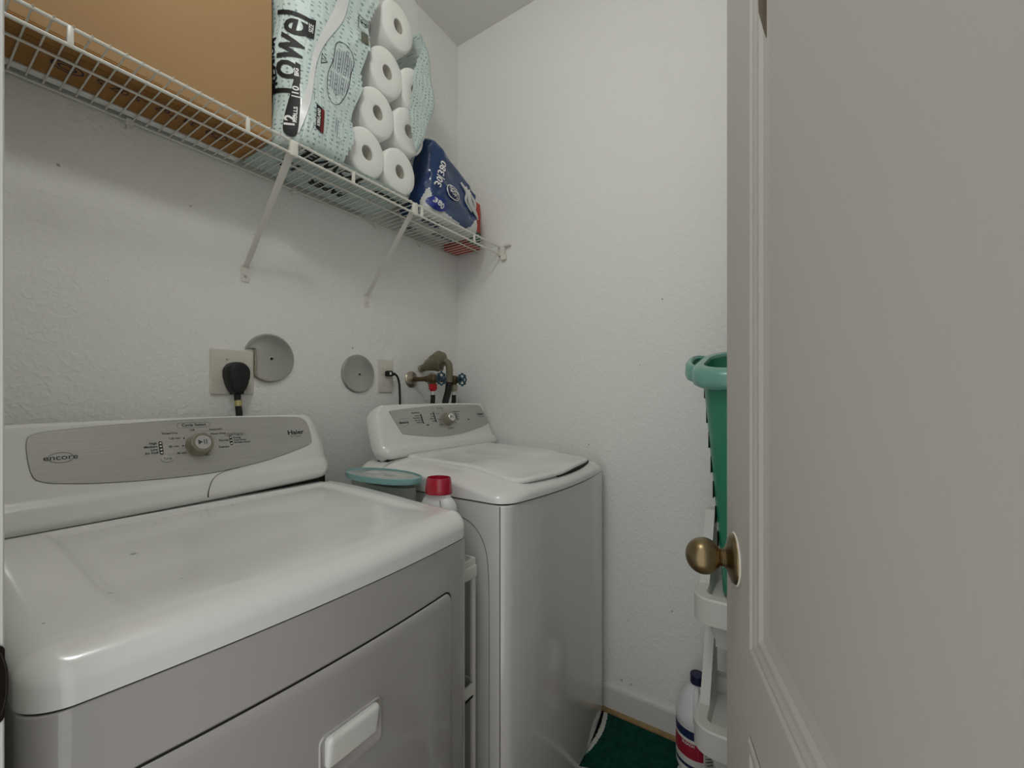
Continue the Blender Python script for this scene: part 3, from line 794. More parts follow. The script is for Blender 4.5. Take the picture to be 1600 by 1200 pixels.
# container with teal lid
gx, gy, gz = .7965, .968, .7515
gc = thing('storage_container', 'clear oval food container with teal rimmed lid behind the red-capped bottle', 'container', (gx, gy, gz))
b = MB()
o_ = []
for sx_, sy_, h in ((.024, .10, 0), (.0265, .108, .006), (.0270, .120, .035), (.036, .126, .06), (.042, .130, .186)):
    o_.append([(gx+x, gy+y, gz+h) for x, y in ellipse(sx_, sy_, 0, 0, 48)])
b.rings(o_, cap1=False); b.build('bowl', M['glass'], gc)
b = MB(); pts = []
b.rings([[(gx+x*s, gy+y*s, gz+h) for x, y in ellipse(.064, .143, 0, 0, 56)] for s, h in ((.93, .196), (1.0, .197), (1.012, .202), (1.0, .2115), (.965, .2125), (.95, .208))], cap1=False); 
b.build('lid_rim', M['teal'], gc)
b = MB(); b.rings([[(gx+x*s, gy+y*s, gz+h) for x, y in ellipse(.061, .136, 0, 0, 56)] for s, h in ((1.0, .2045), (1.0, .2078), (.6, .2082), (.57, .2105), (.45, .2110), (.42, .2092), (.02, .2095))]); b.build('lid', mat('milky_lid', (188, 190, 187), .2, coat=.3), gc)
# brown bottle lying in the middle tray
b = MB(); b.lathe([(.013, 0), (.016, .004), (.016, .17), (.012, .19), (.008, .20), (.008, .225)], (.804, .692, .4465), seg=24)
tag(b.build('brown_bottle', M['amber']), 'small brown bottle glimpsed inside the slim white cart', 'bottle')

# ------------------------------------------------------------------ wire shelf
ZS, YFr = 1.838, 1.066
sh = thing('wire_shelf', 'white vinyl-coated wire shelf across the wall above the machines', 'shelf', (.8, YB, ZS))
b = MB()
x = .075
while x < 1.515:
    b.tube([(x, YB-.010, ZS), (x, YFr-.002, ZS+.0006), (x, YFr-.0052, ZS-.002)], .0017, 6); x += .0242
b.build('deck_wires', M['wire'], sh)
for nm, y, z, r in (('front_rail', YFr, ZS-.0034, .0036), ('lip_rail', YFr, ZS-.036, .0036), ('middle_rail', 1.178, ZS-.0045, .0028), ('back_rail', YB-.010, ZS-.0040, .0030)):
    b = MB(); b.tube([(.064, y, z), (1.516, y, z)], r, 8); b.build(nm, M['wire'], sh)
for x in (.192, .485, .772, 1.045, 1.335):
    b = MB(); b.box((x-.0045, YFr-.004, ZS-.036), (x+.0045, YFr+.003, ZS-.001), .002); b.build('lip_strap', M['wire'], sh)
def bracket(x):
    B = MB()
    top = Vector((x, YFr-.001, ZS-.012)); bot = Vector((x, YB-.006, 1.558))
    d = (bot-top).normalized(); w = Vector((1, 0, 0)); n = d.cross(w).normalized()
    rings = []
    for t, wd in ((0, .0105), (.04, .0105), (.5, .0085), (.97, .0075), (1, .0075)):
        p = top.lerp(bot, t)
        rings.append([p+w*wd+n*.001, p+w*wd*.7-n*.0045, p-w*wd*.7-n*.0045, p-w*wd+n*.001, p-w*wd*.6+n*.0015, p+w*wd*.6+n*.0015])
    B.rings(rings)
    B.box((x-.010, YFr-.006, ZS-.042), (x+.010, YFr+.006, ZS-.004), .003)
    br = B.build('bracket', M['wire'], sh)
    B = MB(); B.prism(rrect(.0115, .024, .005, x, 1.537), 0, .003, lambda a, c, h: (a, YB-h, c), bev=.001); B.build('wall_plate', M['wire'], br)
    B = MB(); B.lathe([(.005, .003), (.0045, .005), (.002, .0058)], (x, YB, 1.530), (0, -1, 0), 16); B.build('screw', M['chrome'], br)
bracket(.5945); bracket(1.0135)
for x in (.335, .735, 1.05, 1.28):
    b = MB(); b.box((x-.007, YB-.016, ZS-.012), (x+.007, YB, ZS+.002), .002); b.box((x-.004, YB-.008, ZS-.022), (x+.004, YB, ZS-.010), .002); b.build('wall_clip', M['wire'], sh)
b = MB(); b.box((XR-.016, YFr-.022, ZS-.040), (XR, YFr+.012, ZS+.003), .003); b.box((XR-.020, YFr-.050, ZS-.004), (XR-.0005, YFr-.018, ZS+.0035), .002); b.box((XR-.018, YFr-.030, ZS-.060), (XR, YFr-.002, ZS-.038), .005)
b.build('end_bracket', M['wire'], sh)

# ------------------------------------------------------------------ cardboard box
BX0, BX1, BY0, BY1, BZ0, BZ1 = .066, .570, 1.123, 1.277, ZS+.004, 2.42
cb = thing('cardboard_box', 'tall plain brown cardboard box on the left of the wire shelf', 'box', ((BX0+BX1)/2, (BY0+BY1)/2, BZ0))
b = MB(); b.box((BX0, BY0, BZ0+.003), (BX1, BY1, BZ1), .002, 2); b.build('body', M['cardboard'], cb, smooth=False)
ym = .5*(BY0+BY1)-.035
b = MB(); b.box((BX0+.001, BY0+.001, BZ0), (BX1-.001, ym-.001, BZ0+.003)); b.build('flap', M['cardboard_dark'], cb, smooth=False)
b = MB(); b.box((BX0+.001, ym+.001, BZ0), (BX1-.001, BY1-.001, BZ0+.003)); b.build('flap', M['cardboard_dark'], cb, smooth=False)
b = MB(); UB = lambda a, c: (a, c, BZ0-.0006)
text_into(b, '34 Y67 J-5 0Z 5', .028, lambda a, c: UB(.345-a, ym+.045+c), 0, 0, 0, 1.0)
ring_into(b, ellipse(.024, .018, .215, ym+.050), .003, UB); ring_into(b, ellipse(.014, .010, .215, ym+.050), .003, UB)
ring_into(b, ellipse(.024, .018, .480, ym+.050), .003, UB); ring_into(b, ellipse(.012, .010, .480, ym+.050), .004, UB)
b.build('lettering', mat('carton_print', (52, 40, 62), .8), cb, smooth=False)

b = MB(); b.box((.075, 1.284, ZS+.0035), (.562, 1.305, 2.30), .002, 1)
tag(b.build('foam_board', mat('white_board', (244, 244, 242), .6)), 'white board edge showing behind the cardboard box on the shelf', 'board')
# ------------------------------------------------------------------ paper towel pack
pt = thing('paper_towel_pack', 'big plastic-wrapped pack of white paper towel rolls on the shelf', 'paper towels', (.82, 1.18, ZS+.004))
TZ0, TZ1 = ZS+.0065, 2.60
TXL, TYF, TYB = .578, 1.062, 1.300
def lean(z): return .24*(z-1.86)
def txr(z): return 1.000 + .115*math.exp(-((z-2.24)/.20)**2) + .02*sstep(2.3, 2.6, z)
RC = .085
def tsurf(s, z, off=0):
    """s in metres from the left-front corner start (s<0 left flank), around the corner, along the front"""
    za = z
    if s < 0: p = Vector((TXL, TYF+RC-s, za)); n = Vector((-1, 0, 0))
    elif s < RC*PI/2:
        a = s/RC; p = Vector((TXL+RC-RC*math.cos(a), TYF+RC-RC*math.sin(a), za)); n = Vector((-math.cos(a), -math.sin(a), 0))
    else:
        x = TXL+RC+(s-RC*PI/2); p = Vector((x, TYF, za)); n = Vector((0, -1, 0))
    k = sstep(TXL+.02, TXL+.22, p.x)
    p.x += lean(z)*k*.85
    # soft bulging of the film over the rolls
    f = sstep(0, RC*1.2, s)
    p.y -= f*.006*math.cos((z-1.92)/.152*2*PI) * sstep(.70, .80, p.x) + .004*math.sin(9*s+23*z)*f
    p.x -= (1-f)*.006*math.sin(31*z)
    edge = min(1, (z-TZ0)/.03)
    p.y += .018*(1-math.sqrt(max(0, 1-(1-edge)**2)))
    return p + n*off
def win_l(z): return .750 + (z-1.87)*.19 + .006*math.sin(z*40)
def win_r(z):
    pts = [(1.84, .985), (1.90, 1.012), (1.99, 1.035), (2.06, .985), (2.14, .985), (2.25, 1.005), (2.34, 1.025), (2.42, 1.045), (2.7, 1.08)]
    for (a, p), (c, q) in zip(pts, pts[1:]):
        if a <= z <= c: return p+(q-p)*(z-a)/(c-a)
    return 1.0
NS, NZ = 110, 120
SMAX = None
b1, b2 = bmesh.new(), bmesh.new()
def tgrid(i, j):
    z = TZ0 + (TZ1-TZ0)*j/NZ
    s0 = -.10; tot_front = (txr(z)+.0 - TXL - RC - lean(z)*.85)
    s1 = RC*PI/2 + tot_front
    u = i/NS
    if u <= .9:
        s = s0 + (s1-.02-s0)*(u/.9); p = tsurf(s, z); return p, s, z
    # right corner, then the right flank back to the wall side
    p = tsurf(s1-.02, z); t = (u-.9)/.1
    a = min(1, t/.5)*PI/2
    p = Vector((p.x+.02*math.sin(a), p.y+.02*(1-math.cos(a)), z))
    if t > .5: p.y += (TYB-p.y-.01)*(t-.5)/.5
    return p, s1+t*.1, z
for bmx, want in ((b1, False), (b2, True)):
    uvl = bmx.loops.layers.uv.new('UVMap')
    cache = {}
    def V(i, j):
        if (i, j) not in cache:
            p, s, z = tgrid(i, j); cache[(i, j)] = (bmx.verts.new(p), s, z)
        return cache[(i, j)]
    for j in range(NZ):
        for i in range(NS):
            p, s, z = tgrid(i+.5, j+.5)
            inside = s > RC*PI/2 and win_l(z) < p.x < win_r(z) and z > 1.852
            if inside != want: continue
            q = [V(i, j), V(i+1, j), V(i+1, j+1), V(i, j+1)]
            f = bmx.faces.new([v[0] for v in q])
            for lp, v in zip(f.loops, q): lp[uvl].uv = (v[1], v[2])
# bottom of the wrapper
uvl = b1.loops.layers.uv['UVMap']
bot = [tgrid(i, 0)[0] for i in range(NS+1)] + [Vector((txr(TZ0)-.01, TYB, TZ0)), Vector((TXL, TYB, TZ0))]
f = b1.faces.new([b1.verts.new((v.x, v.y, TZ0+.001)) for v in bot])
for lp in f.loops: lp[uvl].uv = (lp.vert.co.x*1.3, lp.vert.co.y*1.3)
bmesh.ops.triangulate(b1, faces=[f])
for bmx, nm, m_ in ((b1, 'printed_wrapper', M['dots']), (b2, 'clear_window', M['film'])):
    me = bpy.data.meshes.new(nm); bmx.to_mesh(me); bmx.free(); link(nm, me, m_, pt, angle=70)
# rolls
cols = [(.828, 1.922), (.868, 2.066), (.905, 2.216), (.950, 2.395), (.957, 1.921), (.997, 2.075), (1.025, 2.225)]
def roll(cx, cz, first=[None]):
    if first[0] is None:
        B = MB(); rings = []
        prof = [(.020, .20), (.020, .001), (.024, 0), (.060, 0), (.066, .003), (.0685, .010), (.0685, .215), (.06, .22), (.020, .22)]
        for r, h in prof:
            e = 1.10 if r > .04 else 1.12
            rings.append([(r*.985*math.cos(2*PI*k/40), h, r*e*math.sin(2*PI*k/40)) for k in range(40)])
        B.rings(rings, cap0=False, cap1=False)
        B.rings([[(.0195*.985*math.cos(2*PI*k/40), h, .0195*1.1*math.sin(2*PI*k/40)) for k in range(40)] for h in (.2, .201)])
        me = bpy.data.meshes.new('r'); bmesh.ops.recalc_face_normals(B.b, faces=B.b.faces[:]); B.b.to_mesh(me); B.b.free()
        o = link('paper_towel_roll', me, M['paper'], None, angle=50)
        B = MB(); rings = [[(r*math.cos(2*PI*k/32), h, r*1.12*math.sin(2*PI*k/32)) for k in range(32)] for r, h in ((.0188, .004), (.0182, .004), (.0182, .195))]
        B.rings(rings, cap0=False, cap1=False); me = bpy.data.meshes.new('c'); B.b.to_mesh(me); B.b.free()
        c = link('cardboard_core', me, M['core'], None)
        c.parent = o; c.location = (0, 0, 0)
        first[0] = (o, c)
    else:
        o0, c0_ = first[0]; o = o0.copy(); COL.objects.link(o); c = c0_.copy(); COL.objects.link(c); c.parent = o
    o.parent = pt; o.location = Vector((cx, TYF+.012, cz)) - pt.location
for cx, cz in cols: roll(cx, cz)
# printing on the wrapper
b = MB(); TF = lambda s, z: tsurf(s, z, .0012)
up = PI/2
text_into(b, 'Towel', .120, lambda s, z: tsurf(s, z, .0018), .052, 2.072, .0016, .78, up-.16, sub=5)
text_into(b, 'PREMIUM', .028, lambda s, z: tsurf(s, z, .0018), .016, 2.05, .0008, 1.2, up-.03, sub=3)
pill = [(.050, 1.868), (.078, 1.864), (.083, 1.93), (.082, 2.0), (.077, 2.03), (.067, 2.0), (.056, 1.955), (.049, 1.91)]
fill_into(b, smooth2d(pill, 6), lambda a, c: tsurf(a, c, .0022))
fill_into(b, dense_poly([(.098, 2.13), (.112, 2.135), (.114, 2.185), (.100, 2.18)]), lambda a, c: tsurf(a, c, .0024))
fill_into(b, dense_poly([(.072, 2.005), (.084, 2.0), (.087, 2.052), (.076, 2.056)]), lambda a, c: tsurf(a, c, .0024))
FS = RC*PI/2
cloud = smooth2d([(.158, 1.995), (.178, 2.005), (.193, 2.05), (.196, 2.11), (.200, 2.15), (.190, 2.175), (.172, 2.182), (.156, 2.165), (.154, 2.12), (.146, 2.07), (.147, 2.02)], 6)
ring_into(b, cloud, .0013, TF)
ring_into(b, [(.130, 2.085), (.144, 2.10), (.130, 2.115)], .0016, TF)
text_into(b, '!', .012, TF, .135, 2.10, .0003, 1, up)
ring_into(b, rrect(.014, .022, .003, .212, 2.292), .0012, TF); ring_into(b, ellipse(.008, .010, .211, 2.30, 24), .0012, TF); text_into(b, '2', .014, TF, .211, 2.30, .0006, 1, up)
b.build('lettering', M['ink'], pt, smooth=False)
b = MB()
for k in range(9):
    s_ = .1525+.0048*k; z0 = 2.022 + .006*abs(k-3); z1 = 2.085
    flat_into(b, [(s_, z0), (s_+.0015, z0), (s_+.0015, z1), (s_, z1)], TF); flat_into(b, [(s_+.002, 2.095), (s_+.0035, 2.095), (s_+.0035, 2.165-.004*abs(k-5)), (s_+.002, 2.165-.004*abs(k-5))], TF)
for k, (s_, z0, z1) in enumerate(((.172, 1.915, 1.96), (.177, 1.90, 1.955), (.186, 1.885, 1.965), (.191, 1.89, 1.955), (.115, 1.895, 1.99))):
    flat_into(b, [(s_, z0), (s_+.0016, z0), (s_+.0016, z1), (s_, z1)], TF)
b.build('small_print', mat('mauve_small_print', (128, 122, 134), .5), pt, smooth=False)
b = MB(); GT = lambda s, z: tsurf(s, z, .0034)
text_into(b, '12', .032, GT, .063, 1.897, .0012, 1.0, up); text_into(b, 'ROLLS', .012, GT, .074, 1.915, .0004, 1.2, up); text_into(b, '|10', .022, GT, .073, 1.975, .0006, 1.1, up-.1)
text_into(b, 'SIZE', .012, GT, .106, 2.157, .0002, 1, up); text_into(b, 'BIG', .014, GT, .0775, 2.028, .0006, 1, up)
text_into(b, 'KIRKLAND', .0098, GT, .126, 1.929, .0004, 1.0, up)
b.build('lettering', M['white_print'], pt, smooth=False)['label'] = 'white lettering'
b = MB(); fill_into(b, dense_poly([(.120, 1.898), (.132, 1.894), (.132, 1.960), (.120, 1.964)]), lambda a, c: tsurf(a, c, .0022))
b.build('badge', M['ink'], pt, smooth=False)
b = MB(); fill_into(b, dense_poly([(.132, 1.894), (.140, 1.891), (.140, 1.957), (.132, 1.960)]), lambda a, c: tsurf(a, c, .0022))
b.build('badge_stripe', mat('dark_red_stripe', (110, 28, 30), .4), pt, smooth=False)
b = MB(); fill_into(b, dense_poly([(.203, 2.222), (.222, 2.23), (.221, 2.27), (.204, 2.262)]), lambda a, c: tsurf(a, c, .002)); b.build('photo_patch', mat('olive_patch', (96, 100, 84), .5), pt, smooth=False)
# white seam band down the corner
b = MB(); rr = []
for k in range(60):
    z = 1.87 + .70*k/59; c0 = .098 + .20*(z-1.98) + .004*math.sin(z*23); w_ = .012 + .004*math.sin(z*17+1)
    rr.append([tsurf(c0-w_*.6, z, .0016), tsurf(c0+w_*.7, z, .0024)])
b.rings(rr, close=False, cap0=False, cap1=False); b.build('film_seam', mat('clear_white_film', (214, 217, 214), .34, coat=.25, bump=.9, bscale=34), pt)
# printing under the pack, seen through the deck wires
b = MB(); UT = lambda a, c: (a, c, TZ0-.0004)
text_into(b, 'TOWEL', .060, lambda a, c: UT(.735-a, 1.105+c), 0, 0, .002, 1.0); text_into(b, 'PAPER', .045, lambda a, c: UT(.80-a, 1.235+c), 0, 0, .002, 1.0); text_into(b, 'ROLLS', .045, lambda a, c: UT(.96-a, 1.13+c), 0, 0, .003, 1.0); text_into(b, '12', .06, lambda a, c: UT(.66-a, 1.20+c), 0, 0, .0015, 1.0)
b.build('lettering', M['ink'], pt, smooth=False)

# ------------------------------------------------------------------ blue pack
bp_ = thing('tissue_pack', 'crumpled blue plastic pack leaning on the towel rolls', 'tissue pack', (1.25, 1.15, ZS+.004))
UX0, UX1, UY0, UY1, UZ0, UZ1 = 1.112, 1.400, 1.080, 1.28, ZS+.004, 2.19
from mathutils import noise
def blob(u, v, off=0):
    """u around (0..1), v up (0..1): soft pillow with sloping top"""
    a = u*2*PI
    ca, sa = math.cos(a), math.sin(a)
    e = .42
    px = math.copysign(abs(ca)**e, ca); py = math.copysign(abs(sa)**e, sa)
    w = v
    z = UZ0 + (UZ1-UZ0)*w
    xm, hx2 = (UX0+UX1)/2, (UX1-UX0)/2
    slope = .135*max(0, (px*.5+.5))          # lower towards the right
    z = UZ0 + (UZ1-UZ0-slope*1.1)*w
    k = math.sin(PI*min(.5, .5*(1-w)/.22)) if w > .78 else (math.sin(PI*min(.5, .30+.2*w/.12)) if w < .12 else 1)
    k = max(k, .02)
    x = xm + hx2*px*(.35+.65*k if w > .78 else k); y = (UY0+UY1)/2 + (UY1-UY0)/2*py*k
    p = Vector((x, y, z))
    n = noise.noise_vector(p*12)*.013 + noise.noise_vector(p*30)*.007
    n.z *= .5
    if w < .02: n.z = 0
    q = p + n*(1 if w > .03 else .3)
    q.z = max(q.z, UZ0)
    return q + Vector((px, py, 0)).normalized()*off
def vsplit(u):  return .17 + .10*math.sin(u*23+.5) + .05*math.sin(u*47)
NU, NV = 120, 70
G = [[blob(i/NU, j/NV) for i in range(NU)] for j in range(NV+1)]
for nm, m_, want in (('blue_film', M['blue_film'], True), ('clear_film', M['white_film'], False)):
    B = MB(); cache = {}
    def V(i, j):
        i %= NU
        if (i, j) not in cache: cache[(i, j)] = B.b.verts.new(G[j][i])
        return cache[(i, j)]
    for j in range(NV):
        for i in range(NU):
            if ((j+.5)/NV > vsplit((i+.5)/NU)) == want: B.b.faces.new((V(i, j), V(i+1, j), V(i+1, j+1), V(i, j+1)))
    if want: B.b.faces.new([V(i, NV) for i in range(NU)])
    else: B.b.faces.new([V(i, 0) for i in range(NU)][::-1])
    B.build(nm, m_, bp_, angle=80)
def usurf(x, z, off=.003):
    """front of the pack as (x,z) -> point, by the nearest grid point on the front"""
    best = None
    for j in range(NV+1):
        for i in range(NU//2, NU):
            p = G[j][i]; d = (p.x-x)**2+(p.z-z)**2
            if best is None or d < best[0]: best = (d, p)
    return (x, best[1].y-off, z)
b = MB()
text_into(b, '30|380', .036, lambda a, c: usurf(a, c, .006), 1.160, 2.005, .0007, 1.05, 1.30)
text_into(b, '380', .030, lambda a, c: usurf(a, c, .0075), 1.148, 1.892, .0008, 1.0, -.5)
ring_into(b, ellipse(.036, .030, 1.215, 1.955, 28), .003, lambda a, c: usurf(a, c, .0065))
text_into(b, 'SAME', .019, lambda a, c: usurf(a, c, .009), 1.218, 1.962, .0006, 1.0, -.6); text_into(b, 'SOFT', .019, lambda a, c: usurf(a, c, .009), 1.211, 1.945, .0006, 1.0, -.6)
b.build('lettering', M['white_print'], bp_, smooth=False)
b = MB(); fill_into(b, ellipse(.036, .030, 1.215, 1.955, 28), lambda a, c: usurf(a, c, .0055), 3); b.build('badge', M['label_navy'], bp_, smooth=False)
b = MB(); fill_into(b, ellipse(.040, .026, 1.148, 1.892, 28), lambda a, c: usurf(a, c, .006)); b.build('badge', mat('bright_blue_print', (26, 44, 128), .3), bp_, smooth=False)
b = MB(); random.seed(11)
for k in range(5):
    x0 = 1.27+.018*k; pth = [Vector(usurf(x0+.012*math.sin(2.3*t+k)+.02*t, 2.02-.03*t-.006*k, .006)) for t in range(4)]
    b.tube(pth, [.004, .006, .005, .003], 6, smooth=4)
b.build('crinkled_edge', M['white_film'], bp_)
b = MB(); UBt = lambda a, c: (a, c, UZ0-.0003)
text_into(b, '380', .06, lambda a, c: UBt(1.18-a, 1.14+c), 0, 0, .003, 1.1); text_into(b, 'SOFT', .05, lambda a, c: UBt(1.30-a, 1.20+c), 0, 0, .002, 1.0); text_into(b, '30', .05, lambda a, c: UBt(1.16-a, 1.25+c), 0, 0, .002, 1.0)
b.build('lettering', M['label_navy'], bp_, smooth=False)
# red carton in the corner
rc = thing('red_carton', 'red carton in the shelf corner behind the blue pack', 'carton', (1.465, 1.24, ZS+.004))
b = MB(); b.box((1.424, 1.168, ZS+.003), (1.506, 1.312, 2.045), .002); b.build('body', M['redbox'], rc, smooth=False)
b = MB(); b.box((1.423, 1.1672, ZS+.010), (1.507, 1.1684, 1.915), .0002, 1); b.build('green_panel', M['greenbox'], rc, smooth=False)

# ------------------------------------------------------------------ things on the back wall
def plate(name, label, cx, cz, hw, hh):
    o = thing(name, label, 'outlet', (cx, YB, cz))
    b = MB(); b.prism(rrect(hw, hh, .006, cx, cz), 0, .006, lambda a, c, h: (a, YB-h, c), bev=.003); b.build('cover_plate', M['plate'], o)
    return o
o1 = plate('dryer_outlet', 'large square ivory outlet plate above the dryer', .5605, 1.2495, .056, .0635)
b = MB(); b.lathe([(.030, .0055), (.030, .010), (.027, .0105), (.0002, .0106)], (.5605, YB, 1.2495), (0, -1, 0), 32); b.build('socket', M['plate'], o1)
for dz in (-.036, .036):
    b = MB(); b.lathe([(.003, .006), (.0026, .0075), (.0002, .0078)], (.545, YB, 1.2495+dz), (0, -1, 0), 12); b.build('screw', M['chrome'], o1)
o2 = plate('wall_outlet', 'small narrow ivory outlet plate left of the water valves', 1.101, 1.26, .035, .0635)
for dz in (-.02, .02):
    b = MB(); b.prism(rrect(.0165, .0145, .007, 1.101, 1.26+dz), .005, .008, lambda a, c, h: (a, YB-h, c)); b.build('socket', M['plate'], o2)
b = MB(); b.lathe([(.003, .006), (.0026, .0075), (.0002, .0078)], (1.101, YB, 1.26), (0, -1, 0), 12); b.build('screw', M['chrome'], o2)
# dryer plug: round head and cord running down behind the console
dp_ = thing('dryer_plug', 'thick black dryer plug and cord in the square outlet', 'plug', (.5605, YB-.012, 1.245))
b = MB(); rings = []
px_, pz_ = .5605, 1.2475
for h, sc in ((.0115, .94), (.014, 1), (.022, 1), (.0235, .95), (.025, .95), (.0265, 1), (.036, 1.0), (.0375, .95), (.039, .95), (.0405, .99), (.052, .97), (.060, .86), (.064, .68)):
    rg = []
    for k in range(48):
        t = 2*PI*k/48; x_ = .0335*math.cos(t); z_ = .0335*math.sin(t)
        if z_ < 0:                                       # teardrop towards the cord
            f = -math.sin(t); z_ = -.068*f; x_ = .0335*math.cos(t)*(1) if f < .3 else math.copysign(max(.013, .0335*math.sqrt(max(0, 1-f*f))*.95), math.cos(t))
        rg.append((px_+x_*sc*.9, YB-(.0115+(h-.0115)*.74), pz_+.9*(z_*sc if z_ > -.03 else z_*(.6+.4*sc))))
    rings.append(rg)
b.rings(rings); b.build('plug_body', M['black'], dp_)
b = MB(); b.tube([(px_, YB-.030, pz_-.056), (px_+.001, YB-.032, pz_-.085), (px_+.002, YB-.038, pz_-.12), (px_+.003, YB-.045, pz_-.20), (px_+.004, YB-.046, pz_-.36), (px_+.004, YB-.046, pz_-.6)], .0085, 14, smooth=5); b.build('cord', M['black'], dp_)
b = MB(); b.tube([(px_+.0008, YB-.032, pz_-.078), (px_+.0015, YB-.0345, pz_-.094)], .0095, 14); b.build('ferrule', M['gold'], dp_)
# washer plug
wp_ = thing('washer_plug', 'small black plug and cord in the narrow outlet', 'plug', (1.101, YB-.01, 1.262))
b = MB(); b.box((1.091, YB-.034, 1.258), (1.113, YB-.0085, 1.281), .005, 3); b.lathe([(.008, 0), (.006, .012), (.0045, .016)], (1.111, YB-.026, 1.268), (1, 0, .1), 14); b.build('plug_body', M['black'], wp_)
b = MB(); b.tube([(1.115, YB-.026, 1.2685), (1.127, YB-.027, 1.268), (1.138, YB-.028, 1.258), (1.1445, YB-.030, 1.235), (1.146, YB-.032, 1.20), (1.145, YB-.034, 1.15), (1.142, YB-.036, 1.05)], .0042, 10, smooth=6); b.build('cord', M['black'], wp_)
b = MB(); b.prism(rrect(.004, .005, .001, 1.0985, 1.270, 3), .0342, .0346, lambda a, c, h: (a, YB-h, c)); b.build('mark', M['white_print'], wp_)
# round covers
def cover(name, label, cx, cz, R_, cut=None):
    o = thing(name, label, 'cover plate', (cx, YB, cz))
    n = 64
    def outline(d):
        r = R_-d
        if cut is None: return [(cx+r*math.cos(2*PI*k/n), cz+r*math.sin(2*PI*k/n)) for k in range(n)]
        c_, h_ = cut+d, .022+d
        a0 = PI - math.asin(h_/r); a1 = -(math.acos(c_/r))
        return [(cx+c_, cz+h_)] + [(cx+r*math.cos(a0+(a1-a0)*k/(n-1)), cz+r*math.sin(a0+(a1-a0)*k/(n-1))) for k in range(n)]
    b = MB()
    b.rings([[(x_, YB-h, z_) for x_, z_ in outline(d)] for d, h in ((0, 0), (0, .004), (.0035, .0085), (.008, .0085), (.0105, .0072))], cap0=False)
    b.build('disc', M['disc'], o, angle=30)
    b = MB(); b.lathe([(.0075, .0068), (.0075, .0085), (.006, .0092), (.0055, .0078), (.0002, .0076)], (cx+.002, YB, cz-.002), (0, -1, 0), 24); s_ = b.build('screw', M['chrome'], o)
    b = MB(); b.prism(ellipse(.0042, .0042, cx+.002, cz-.002, 14), .0078, .0082, lambda a, c, h: (a, YB-h, c)); b.build('screw_slot', M['dark_gap'], s_)
    return o
c1 = cover('cover_plate', 'dull chrome round cover with its left side cut off', .663, 1.297, .0735, cut=-.046)
b = MB(); b.tube([(.6185, YB-.0085, 1.315), (.6190, YB-.0095, 1.28), (.6188, YB-.0085, 1.245), (.640, YB-.0085, 1.228), (.67, YB-.0085, 1.2255)], [.003, .0035, .003, .002, .001], 8, smooth=6)
b.build('worn_edge', M['disc_edge'], c1)
c2 = cover('cover_plate', 'small dull chrome round cover left of the narrow outlet', .976, 1.264, .0695)

# ---- water valves, hoses and drain
vz = 1.252
vt = thing('water_valves', 'pair of tarnished brass laundry valves with blue handles on the wall', 'valve', (1.30, YB, vz))
for vx, yv, fl in ((1.236, 1.198, True), (1.362, 1.198, True)):
    b = MB(); b.lathe([(.034, 0), (.034, .003), (.030, .008), (.018, .012), (.014, .013), (.014, .02)], (vx, YB, vz), (0, -1, 0), 32); b.build('flange', M['pipe'], vt)
    b = MB(); b.lathe([(.0095, .012), (.0095, .085), (.0125, .086), (.0125, .098), (.0095, .10)], (vx, YB, vz), (0, -1, 0), 16); b.build('pipe', M['valve'], vt)
    b = MB()
    b.lathe([(.010, -.032), (.0135, -.03), (.0135, -.02), (.017, -.016), (.0185, 0), (.017, .014), (.013, .018), (.013, .026), (.0095, .028), (.0095, .036)], (vx, yv, vz), (0, -1, 0), 20)
    b.lathe([(.012, .008), (.0125, .02), (.0145, .022), (.0145, .028)], (vx, yv, vz), (0, 0, -1), 18)
    b.build('valve_body', M['valve'], vt)
    b = MB(); hy_ = yv-.040; Rw = .0235
    b.lathe([(.0055, -.006), (.0055, .006), (.008, .008), (.008, .012), (.0002, .0125)], (vx, hy_, vz), (0, -1, 0), 14)
    rings = []
    for k in range(64):
        t = 2*PI*k/64; rr_ = Rw*(1+.10*math.cos(8*t)); c_ = Vector((vx+rr_*math.cos(t), hy_-.006, vz+rr_*math.sin(t))); d_ = Vector((math.cos(t), 0, math.sin(t)))
        rings.append([c_ + d_*.0034*math.cos(a) + Vector((0, 1, 0))*.0034*math.sin(a) for a in [2*PI*q/8 for q in range(8)]])
    rings.append(rings[0]); b.rings(rings, cap0=False, cap1=False)
    for k in range(4):
        t = PI/4 + PI*k/2; b.tube([(vx+.006*math.cos(t), hy_-.006, vz+.006*math.sin(t)), (vx+Rw*math.cos(t), hy_-.006, vz+Rw*math.sin(t))], .0032, 6)
    b.build('handle', M['handle_blue'], vt)
def hose(name, label, vx, nut, nutlabel):
    h = thing(name, label, 'hose', (vx, 1.198, vz-.03))
    b = MB(); b.lathe([(.0155, .022), (.0165, .024), (.0165, .040), (.0135, .046), (.010, .050)], (vx, 1.198, vz), (0, 0, -1), 8); n_ = b.build('nut', nut, h, angle=20); n_['label'] = nutlabel
    b = MB(); b.tube([(vx, 1.198, vz-.049), (vx+.001, 1.199, vz-.066)], .0095, 14); b.build('ferrule', M['chrome'], h)
    b = MB(); b.tube([(vx, 1.198, vz-.064), (vx+.001, 1.199, vz-.085), (vx, 1.204, vz-.12), (vx-.004, 1.21, vz-.2), (vx-.006, 1.215, vz-.45)], .0095, 14, smooth=5); b.build('hose_body', M['black'], h)
hose('hot_water_hose', 'black hose with red nut hanging from the left valve', 1.236, M['red'], 'red plastic nut')
hose('cold_water_hose', 'black hose with grey nut hanging from the right valve', 1.362, mat('grey_nut', (150, 146, 128), .4), 'grey plastic nut')
dr = thing('drain_hose', 'drain hose wrapped in olive tape bending up behind the washer', 'hose', (1.29, 1.24, 1.2))
b = MB()
prof = []
